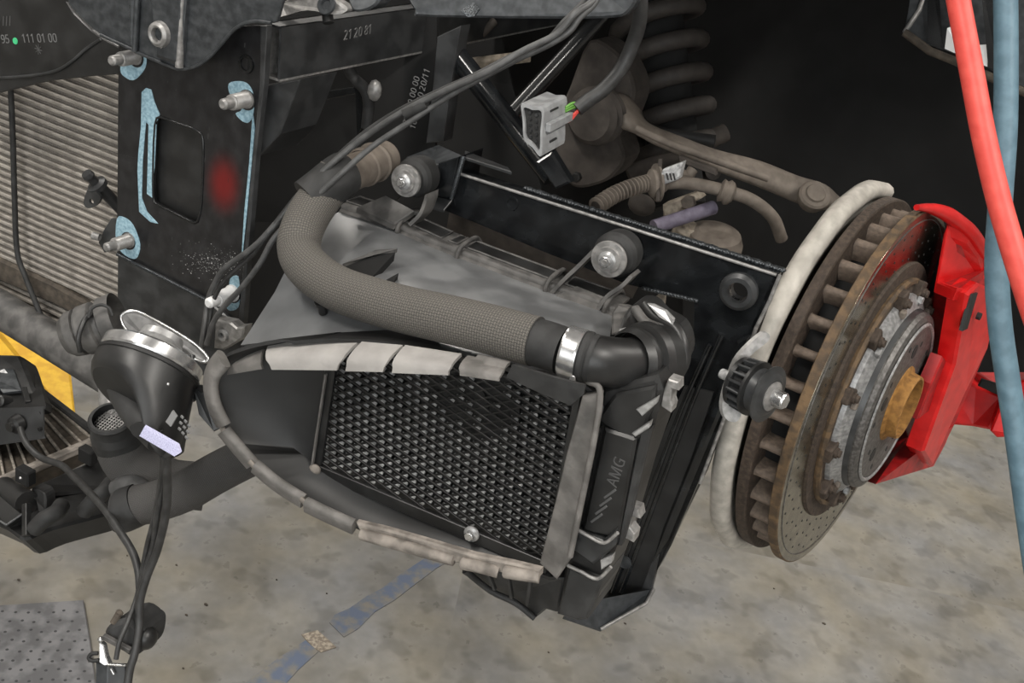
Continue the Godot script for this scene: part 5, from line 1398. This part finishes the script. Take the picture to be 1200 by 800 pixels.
func horn():
	# snail horn: its axis points up and away
	var c := P(165, 448, 0.94)
	var ax := (P(192, 392, 0.958) - c).normalized()
	var o := thing("car_horn", "black snail horn with a bright metal rim and white sticker", "horn", c - U * 0.05)
	var ref := (P(220, 480, 0.94) - P(110, 420, 0.94)).normalized()
	put("rim", Sh.new().lathe(c, ax, [[0.016, 0.040], [0.017, 0.0425], [0.019, 0.0437], [0.027, 0.0432], [0.029, 0.040], [0.030, 0.038]], 56), M.bright, o)
	put("cover", Sh.new().lathe(c, ax, [[0.029, 0.0395], [0.031, 0.034], [0.036, 0.022], [0.040, 0.019], [0.046, 0.018], [0.047, 0.0]], 48), M.steel, o)
	var fr := ax.cross(ref).normalized()
	if fr.dot(cb.z) < 0: fr = -fr
	ref = (ref - ax * ref.dot(ax)).normalized()
	var keys := [-0.045, -0.058, -0.05, -0.029, -0.014, -0.008, -0.006, -0.006, -0.008, -0.012, -0.016, -0.02, -0.024, -0.028, -0.032, -0.038]
	var rg := [[], [], [], [], []]
	var un := [[], [], []]
	for i in 64:
		var u := i / 64.0 * 16.0
		var k := int(u)
		var h: float = cubic_interpolate(keys[k], keys[(k + 1) % 16], keys[(k + 15) % 16], keys[(k + 2) % 16], u - k)
		var dd := ref * cos(TAU * i / 64) + fr * sin(TAU * i / 64)
		rg[0].append(c + ax * 0.016 + dd * 0.0425)
		rg[1].append(c + ax * 0.010 + dd * 0.0435)
		rg[2].append(c + ax * (h * 0.45 + 0.004) + dd * 0.0432)
		var an := wrapf(TAU * i / 64 - 0.1, -PI, PI)
		var gr := 0.016 * exp(-an * an / 0.5)
		rg[2][i] += dd * gr * 0.4
		rg[3].append(c + ax * (h + 0.002) + dd * (0.041 + gr))
		rg[4].append(c + ax * h + dd * (0.0385 + gr))
		un[0].append(c + ax * h + dd * (0.0385 + gr))
		un[1].append(c + ax * (h + 0.006) + dd * (0.033 + gr * 0.7))
		un[2].append(c + ax * (h * 0.7 + 0.008) + dd * 0.006)
	put("shell", Sh.new().skin(rg, true, false), M.plastic, o)
	put("underside", Sh.new().skin(un), M.dark, o)  # darker than the shell, carrying the shade underneath in its colour
	put("seam", Sh.new().lathe(c, ax, [[0.012, 0.0425], [0.013, 0.0442], [0.0155, 0.0442], [0.0165, 0.0425]], 56), M.dark, o)
	var tr := curve([P(128, 448, 0.945), P(146, 470, 0.93), P(166, 494, 0.915), P(186, 516, 0.905)], 4)
	put("trumpet", Sh.new().tube(tr, [0.005, 0.006, 0.0075, 0.009, 0.010, 0.0108, 0.0112, 0.0115, 0.0115, 0.0112, 0.011, 0.0108, 0.0105], 18), M.plastic_dull, o)
	put("mouth", Sh.new().slab(curve(deep([152, 500, 0.893, 160, 496, 0.893, 172, 500, 0.892, 166, 513, 0.891, 156, 510, 0.892]), 3, true), -F * 0.004), M.liner, o)
	put("sticker", Sh.new().slab(deep([169, 500, 0.880, 208, 522, 0.874, 211, 531, 0.873, 204, 535, 0.873, 163, 511, 0.880]), -F * 0.002 + U * 0.001, 0.0003), M.label, o)
	var sd := (P(222, 505, 0.885) - P(198, 480, 0.885)).normalized()
	put("code_patch", Sh.new().slab(deep([202, 481, 0.886, 207, 488, 0.886, 200, 500, 0.885, 194, 494, 0.885]), -F * 0.0016), M.print_pale, o)
	var mk := Sh.new()
	for i in 3:
		for k in 3:
			var q := P(212 + k * 4 - i * 1.5, 487 + i * 7 + k * 5, 0.8835 - 0.0006 * i)
			mk.bar(q, q + (P(215, 490, 0.883) - P(212, 487, 0.8835)), F, 0.0022, 0.0012, 0.0002)
	stuff(put("moulded_marks", mk, M.print_pale, o))
	put("rivet", Sh.new().ball(P(197, 450, 0.898), L * 0.0015, U * 0.0015, F * 0.0015, 8), M.bright, o)
	# connector drum at the back
	var da := P(84, 392, 1.0)
	var dx := (P(128, 378, 1.0) - da).normalized()
	put("rear_drum", Sh.new().lathe(da, dx, [[-0.006, 0.0], [-0.006, 0.016], [0.0, 0.0205], [0.008, 0.0215], [0.009, 0.019], [0.011, 0.019], [0.012, 0.0225], [0.024, 0.023], [0.026, 0.02], [0.03, 0.02], [0.032, 0.024], [0.045, 0.025]], 36), M.plastic_dust, o)
	put("drum_strap", Sh.new().tube(curve(deep([94, 412, 0.975, 92, 395, 0.97, 100, 374, 0.975, 112, 365, 0.985]), 4), 0.0025, 8), M.plastic, o)
	# bent strap bracket
	var o2 := thing("horn_bracket", "thin polished metal strap bracket looping above the horn", "bracket", P(180, 390, 0.98))
	var lo := curve(deep([142, 373, 0.985, 147, 366, 0.985, 160, 365, 0.985, 180, 374, 0.98, 205, 388, 0.975, 228, 403, 0.97, 243, 418, 0.965, 240, 424, 0.965, 226, 420, 0.965, 200, 408, 0.97, 172, 398, 0.975, 150, 388, 0.98]), 4, true)
	put("strap", Sh.new().slab(lo, -F * 0.003 - U * 0.002, 0.0008), mix(g(0.34), g(0.44), 0.45, 0.2, 16.0), o2)
	var lp := lo.duplicate()
	lp.append(lo[0])
	put("strap_edge", Sh.new().tube(lp, 0.0016, 8, false), M.bright, o2)
	put("spring_leaf", Sh.new().tube(curve(deep([168, 387, 0.968, 180, 392, 0.965, 196, 400, 0.962, 206, 408, 0.962]), 4), 0.003, 8), M.steel, o2)
	put("stem", Sh.new().bar(P(222, 418, 0.968), P(230, 468, 0.955), F, 0.012, 0.004), M.dark_metal, o2)
	put("nut", Sh.new().hexa(P(223, 437, 0.955), F, 0.0045, 0.005), M.steel, o2)
	put("arm", Sh.new().slab(deep([226, 455, 0.95, 240, 462, 0.945, 262, 500, 0.95, 250, 506, 0.95, 232, 486, 0.95]), -F * 0.01, 0.001), M.dark_metal, o2)
	tag(put("horn_wire", Sh.new().tube(curve(deep([104, 372, 0.97, 107, 362, 0.97, 118, 357, 0.97, 128, 361, 0.97, 132, 370, 0.97]), 5), 0.0014, 8), M.rubber), "thin black wire loop on top of the horn's rear drum", "wire")

func lower_left():
	# yellow block and black power box on a slatted core
	var o := thing("yellow_block", "plain yellow steel block behind the black box at the left edge", "block", P(50, 470, 1.9))
	put("block", Sh.new().slab(deep([-40, 350, 1.95, 0, 383, 1.95, 83, 436, 1.9, 90, 500, 1.8, -40, 460, 1.85]), P(20, 420, 2.1) - P(20, 420, 1.9), 0.004), M.yellow, o)
	var A := P(-40, 494, 1.36)
	var B := P(42, 456, 1.42)
	var C := P(118, 515, 1.30)
	var D := P(0, 570, 1.22)
	var E := P(-60, 590, 1.18)
	o = thing("slatted_core", "dusty slatted cooler core lying flat under the black box", "cooler", P(20, 560, 1.25))
	var nrm := (B - D).cross(C - D).normalized()
	if nrm.y < 0: nrm = -nrm
	put("base", Sh.new().slab([A, B, C, D, E], -nrm * 0.02, 0.001), M.dirt, o)
	for i in 13:
		var t := (i + 0.5) / 13.0
		var fr := C.lerp(E, t)
		var bk := B.lerp(A, t)
		put("slat", Sh.new().bar(fr.lerp(bk, 0.01) + nrm * 0.001, fr.lerp(bk, 0.98) + nrm * 0.001, nrm, 0.0028, 0.004, 0.0006), M.slat, o)
	put("front_rail", Sh.new().bar(C + nrm * 0.001, D.lerp(E, 0.7) + nrm * 0.001, nrm, 0.012, 0.010, 0.002), M.foam_dirty, o)
	put("edge_seal", Sh.new().bar(B + nrm * 0.003, C + nrm * 0.003, nrm, 0.009, 0.009, 0.002), M.rubber, o)
	o = thing("core_housing", "black plastic housing hanging in front of the slatted core", "housing", P(60, 600, 1.18))
	put("top_box", Sh.new().slab(deep([44, 566, 1.19, 128, 530, 1.25, 150, 556, 1.24, 145, 572, 1.23, 60, 580, 1.18]), -U * 0.05 - F * 0.04, 0.003), M.plastic, o)
	put("front_roll", Sh.new().tube(deep([4, 572, 1.19, 32, 590, 1.155]), 0.013, 16), M.plastic, o)
	put("end_plate", Sh.new().slab(deep([-30, 572, 1.18, 0, 580, 1.165, 26, 602, 1.14, 6, 615, 1.135, -30, 592, 1.15]), -U * 0.006 - F * 0.006, 0.001), M.plastic, o)
	put("frame_edge", Sh.new().tube(deep([26, 602, 1.138, 8, 615, 1.133, -30, 592, 1.148]), 0.0016, 8), M.dark_metal, o)
	put("hook", Sh.new().slab(curve(deep([37, 572, 1.165, 50, 576, 1.16, 54, 586, 1.158, 52, 600, 1.156, 45, 600, 1.156, 42, 588, 1.158, 38, 582, 1.16]), 3, true), -F * 0.012, 0.001), M.dark, o)
	put("lower_tray", Sh.new().slab(curve(deep([-30, 600, 1.16, 8, 620, 1.14, 28, 632, 1.13, 60, 620, 1.15, 130, 601, 1.19, 150, 590, 1.21, 150, 570, 1.23, 70, 580, 1.19, 20, 590, 1.16]), 3, true), -U * 0.03 - F * 0.02, 0.003), M.plastic, o)
	put("coil", Sh.new().tube(curve(deep([40, 620, 1.135, 52, 608, 1.13, 66, 600, 1.135, 72, 592, 1.15]), 5), 0.0085, 14), M.rubber, o)
	put("coil", Sh.new().tube(curve(deep([98, 600, 1.17, 108, 588, 1.165, 122, 576, 1.17, 130, 566, 1.19]), 5), 0.0085, 14), M.rubber, o)
	put("strut", Sh.new().bar(P(31, 590, 1.14), P(31, 628, 1.13), F, 0.008, 0.006), M.plastic, o)
	for w in [[30, 557, 1.16], [103, 533, 1.22]]:
		put("latch", Sh.new().box(P(w[0], w[1], w[2]), L * 0.0095, U * 0.009, F * 0.006, 0.0015), M.liner, o)
	for w in [[24, 560], [30, 625], [36, 627]]:
		put("screw", Sh.new().ball(P(w[0], w[1], 1.14), L * 0.0018, U * 0.0018, F * 0.0018, 8), M.bright, o)
	o = thing("power_box", "black power supply box with a grey label on the slatted core", "box", P(20, 515, 1.28))
	put("case", Sh.new().slab(curve(deep([-40, 470, 1.25, 0, 478, 1.245, 50, 476, 1.24, 52, 480, 1.24, 52, 510, 1.245, 49, 514, 1.245, 0, 521, 1.25, -40, 524, 1.25]), 2, true), P(6, 440, 1.33) - P(12, 478, 1.245), 0.003), M.plastic, o)
	put("lid", Sh.new().slab(curve(deep([-40, 414, 1.33, 0, 415, 1.33, 22, 416, 1.33, 28, 422, 1.328, 34, 440, 1.3, 40, 456, 1.28, 44, 474, 1.262, 0, 478, 1.262, -40, 474, 1.262]), 2, true), -U * 0.02 - F * 0.02, 0.003), M.plastic_dull, o)
	put("label_plate", Sh.new().slab(deep([-40, 430, 1.306, 16, 432, 1.304, 25, 457, 1.272, 3, 460, 1.268, 0, 456, 1.27, -40, 456, 1.272]), -U * 0.004 - F * 0.002, 0.0006), M.carrier, o)
	put("label_arrow", Sh.new().slab(deep([0, 434, 1.30, 5, 432, 1.30, 9, 437, 1.297, 0, 438, 1.297]), -U * 0.002 - F * 0.001), M.white_plug, o)
	put("knob", Sh.new().lathe(P(2, 470, 1.252), U * 0.5 + F, [[-0.01, 0.007], [0.004, 0.007], [0.006, 0.005], [0.006, 0]], 16), M.plastic, o)
	put("clasp", Sh.new().bar(P(28, 455, 1.268), P(33, 472, 1.252), U, 0.006, 0.006), M.plastic, o)
	for w in [[46, 484], [46, 503]]:
		put("screw_hole", Sh.new().lathe(P(w[0], w[1], 1.2425), F, [[-0.003, 0.0], [-0.003, 0.0025], [0.0004, 0.0025], [0.0002, 0.0]], 12), M.liner, o)
	put("cable_gland", Sh.new().lathe(P(19, 497, 1.243), F, [[-0.004, 0.011], [0.004, 0.0095], [0.006, 0.006], [0.010, 0.0055], [0.010, 0.0]], 20), M.plastic, o)
	tag(put("power_cable", Sh.new().tube(curve(deep([24, 502, 1.22, 28, 514, 1.21, 36, 526, 1.2, 50, 537, 1.19, 72, 545, 1.16, 88, 560, 1.12, 104, 576, 1.08, 122, 596, 1.05, 140, 622, 1.02, 155, 646, 1.0, 162, 668, 0.99, 164, 690, 0.985]), 6), 0.0036, 12), M.cable), "grey black power cable running from the box down to the hanging sensor", "cable")
	# hanging sensor
	var d := 0.98
	o = thing("hanging_sensor", "grubby black sensor block dangling on cables above the floor", "sensor", P(150, 760, d))
	put("block", Sh.new().slab(curve(deep([120, 742, d, 128, 732, d, 146, 726, d, 160, 734, d, 166, 742, d, 163, 762, d, 154, 772, d, 142, 766, d, 124, 752, d]), 3, true), -F * 0.03, 0.004), M.rubber, o)
	put("lobe", Sh.new().ball(P(171, 747, d + 0.01), L * 0.010, U * 0.011, F * 0.011, 14), M.plastic, o)
	put("band", Sh.new().bar(P(121, 745, d - 0.004), P(153, 762, d - 0.004), F, 0.0055, 0.004), M.plastic_dust, o)
	put("stub", Sh.new().tube(deep([134, 730, d + 0.005, 139, 719, d + 0.005]), [0.004, 0.003], 10), M.dirt, o)
	put("stub_cap", Sh.new().ball(P(140, 718, d + 0.005), L * 0.004, U * 0.003, F * 0.003, 8), M.dirt, o)
	o = thing("sensor_bracket", "dark folded metal bracket under the hanging sensor at the bottom edge", "bracket", P(128, 800, d))
	put("front_plate", Sh.new().slab(deep([126, 781, d, 147, 779, d, 146, 830, d, 126, 830, d]), -F * 0.003, 0.0005), M.dark_metal, o)
	put("side_plate", Sh.new().slab(deep([112, 776, d + 0.004, 126, 781, d, 126, 830, d, 112, 830, d + 0.004]), -F * 0.003, 0.0005), M.carrier, o)
	put("upright", Sh.new().slab(deep([116, 752, d, 121, 756, d, 124, 770, d, 128, 779, d, 122, 780, d, 116, 776, d]), -F * 0.004, 0.0006), M.bright, o)
	put("top_edge", Sh.new().bar(P(126, 778, d - 0.001), P(148, 779, d - 0.001), F, 0.0022, 0.003), M.bright, o)
	put("eye", Sh.new().tube(curve(deep([115, 765, d, 107, 766, d, 104, 771, d, 109, 774, d, 116, 773, d]), 5), 0.0018, 8), M.dark, o)
	put("cotter", Sh.new().bar(P(130, 783, d - 0.003), P(134, 790, d - 0.003), F, 0.0016, 0.002), M.bright, o)
	put("screw", Sh.new().ball(P(118, 749, d), L * 0.003, U * 0.003, F * 0.003, 8), M.bright, o)

func cables():
	var labels := ["grey upper cable of the bundle sweeping from the top to the white clip stud", "middle dark cable of the thin bundle above the sleeved hose", "lower grey cable of the bundle looping below the other two"]
	var ps := [
		[700, -20, -0.86, 696, 0, -0.85, 674, 16, -0.835, 652, 40, -0.83, 612, 60, -0.82, 575, 82, -0.81, 520, 107, -0.805, 470, 132, -0.80, 420, 166, -0.795, 374, 205, -0.78, 341, 241, -0.77, 302, 285, -0.755, 264, 314, -0.755, 251, 334, -0.76, 244, 352, -0.762, 240, 380, -0.752, 236, 408, -0.745],
		[690, -20, -0.86, 685, 0, -0.855, 660, 26, -0.84, 640, 47, -0.835, 600, 65, -0.825, 560, 86, -0.815, 520, 104, -0.81, 468, 129, -0.805, 424, 158, -0.80, 380, 197, -0.786, 350, 227, -0.775, 318, 268, -0.76, 298, 296, -0.757, 274, 318, -0.758, 258, 336, -0.76, 248, 360, -0.758, 244, 400, -0.748],
		[708, -20, -0.86, 697, 4, -0.85, 680, 20, -0.84, 666, 38, -0.835, 640, 54, -0.83, 605, 70, -0.825, 567, 90, -0.815, 530, 110, -0.81, 478, 144, -0.80, 436, 172, -0.79, 396, 207, -0.775, 352, 248, -0.765, 322, 278, -0.752, 305, 308, -0.748, 284, 336, -0.748, 262, 360, -0.75, 250, 378, -0.748, 242, 404, -0.744]]
	for i in 3:
		tag(put("thin_cable", Sh.new().tube(curve(deepF(ps[i]), 6), [0.0028, 0.0022, 0.0026][i], 10), M.cable_grey if i != 1 else M.cable), labels[i], "cable")
	var o := thing("cable_tie", "black tape wrap holding the thin cables together above the frame", "tape", PF(478, 132, -0.80))
	put("wrap", Sh.new().tube(deepF([474, 134, -0.80, 500, 121, -0.805]), 0.0048, 12), M.rubber, o)
	# strands hanging from the horn
	var hl := ["left strand of the black cables hanging from the horn", "middle strand of the black cables hanging from the horn", "right strand of the black cables hanging from the horn"]
	var hs := [
		[190, 536, 0.9, 188, 560, 0.92, 182, 600, 0.95, 172, 640, 0.97, 166, 672, 0.98, 160, 700, 0.985, 150, 728, 0.975, 140, 752, 0.968, 136, 772, 0.968],
		[193, 536, 0.9, 190, 570, 0.93, 184, 605, 0.95, 179, 640, 0.97, 168, 676, 0.978, 162, 704, 0.98, 160, 728, 0.985],
		[195, 532, 0.9, 196, 570, 0.925, 194, 604, 0.945, 184, 645, 0.965, 172, 676, 0.974, 164, 705, 0.978, 163, 735, 0.98, 158, 765, 0.975, 152, 785, 0.975, 148, 815, 0.975]]
	for i in 3:
		tag(put("hanging_cable", Sh.new().tube(curve(deep(hs[i]), 6), [0.0022, 0.0028, 0.0036][i], 10), M.cable), hl[i], "cable")

func run_on(p: Array, low: float) -> Array:       # a hanging hose goes on straight, up to the ceiling and down to the floor
	var r := curve(p, 8)
	var a: Vector3 = r[0] + (r[0] - r[1]).normalized() * 0.25
	var b: Vector3 = r[-1] + (r[-1] - r[-2]).normalized() * low
	r.push_front(a)
	r.push_front(Vector3(a.x, 4.0, a.z))
	r.append(b)
	r.append(Vector3(b.x, 0.02, b.z))
	return r

func shop_hoses():
	var red := deep([1116, -40, 0.80, 1123, 0, 0.79, 1138, 80, 0.78, 1153, 160, 0.77, 1172, 240, 0.76, 1196, 320, 0.75, 1216, 380, 0.745, 1240, 440, 0.74])
	tag(put("red_hose", Sh.new().tube(run_on(red, 0.15), 0.0082, 24), M.hose_red), "bright red rubber air hose hanging in front at the right edge", "hose")
	var blue := deep([1178, -40, 0.88, 1179, 60, 0.88, 1178, 150, 0.88, 1172, 240, 0.88, 1168, 310, 0.88, 1172, 380, 0.88, 1182, 450, 0.88, 1193, 520, 0.88, 1204, 600, 0.88, 1216, 680, 0.88, 1232, 760, 0.88, 1250, 840, 0.88])
	tag(put("blue_hose", Sh.new().tube(run_on(blue, 0.1), 0.0092, 24), M.hose_blue), "blue grey rubber hose hanging behind the red one at the right edge", "hose")
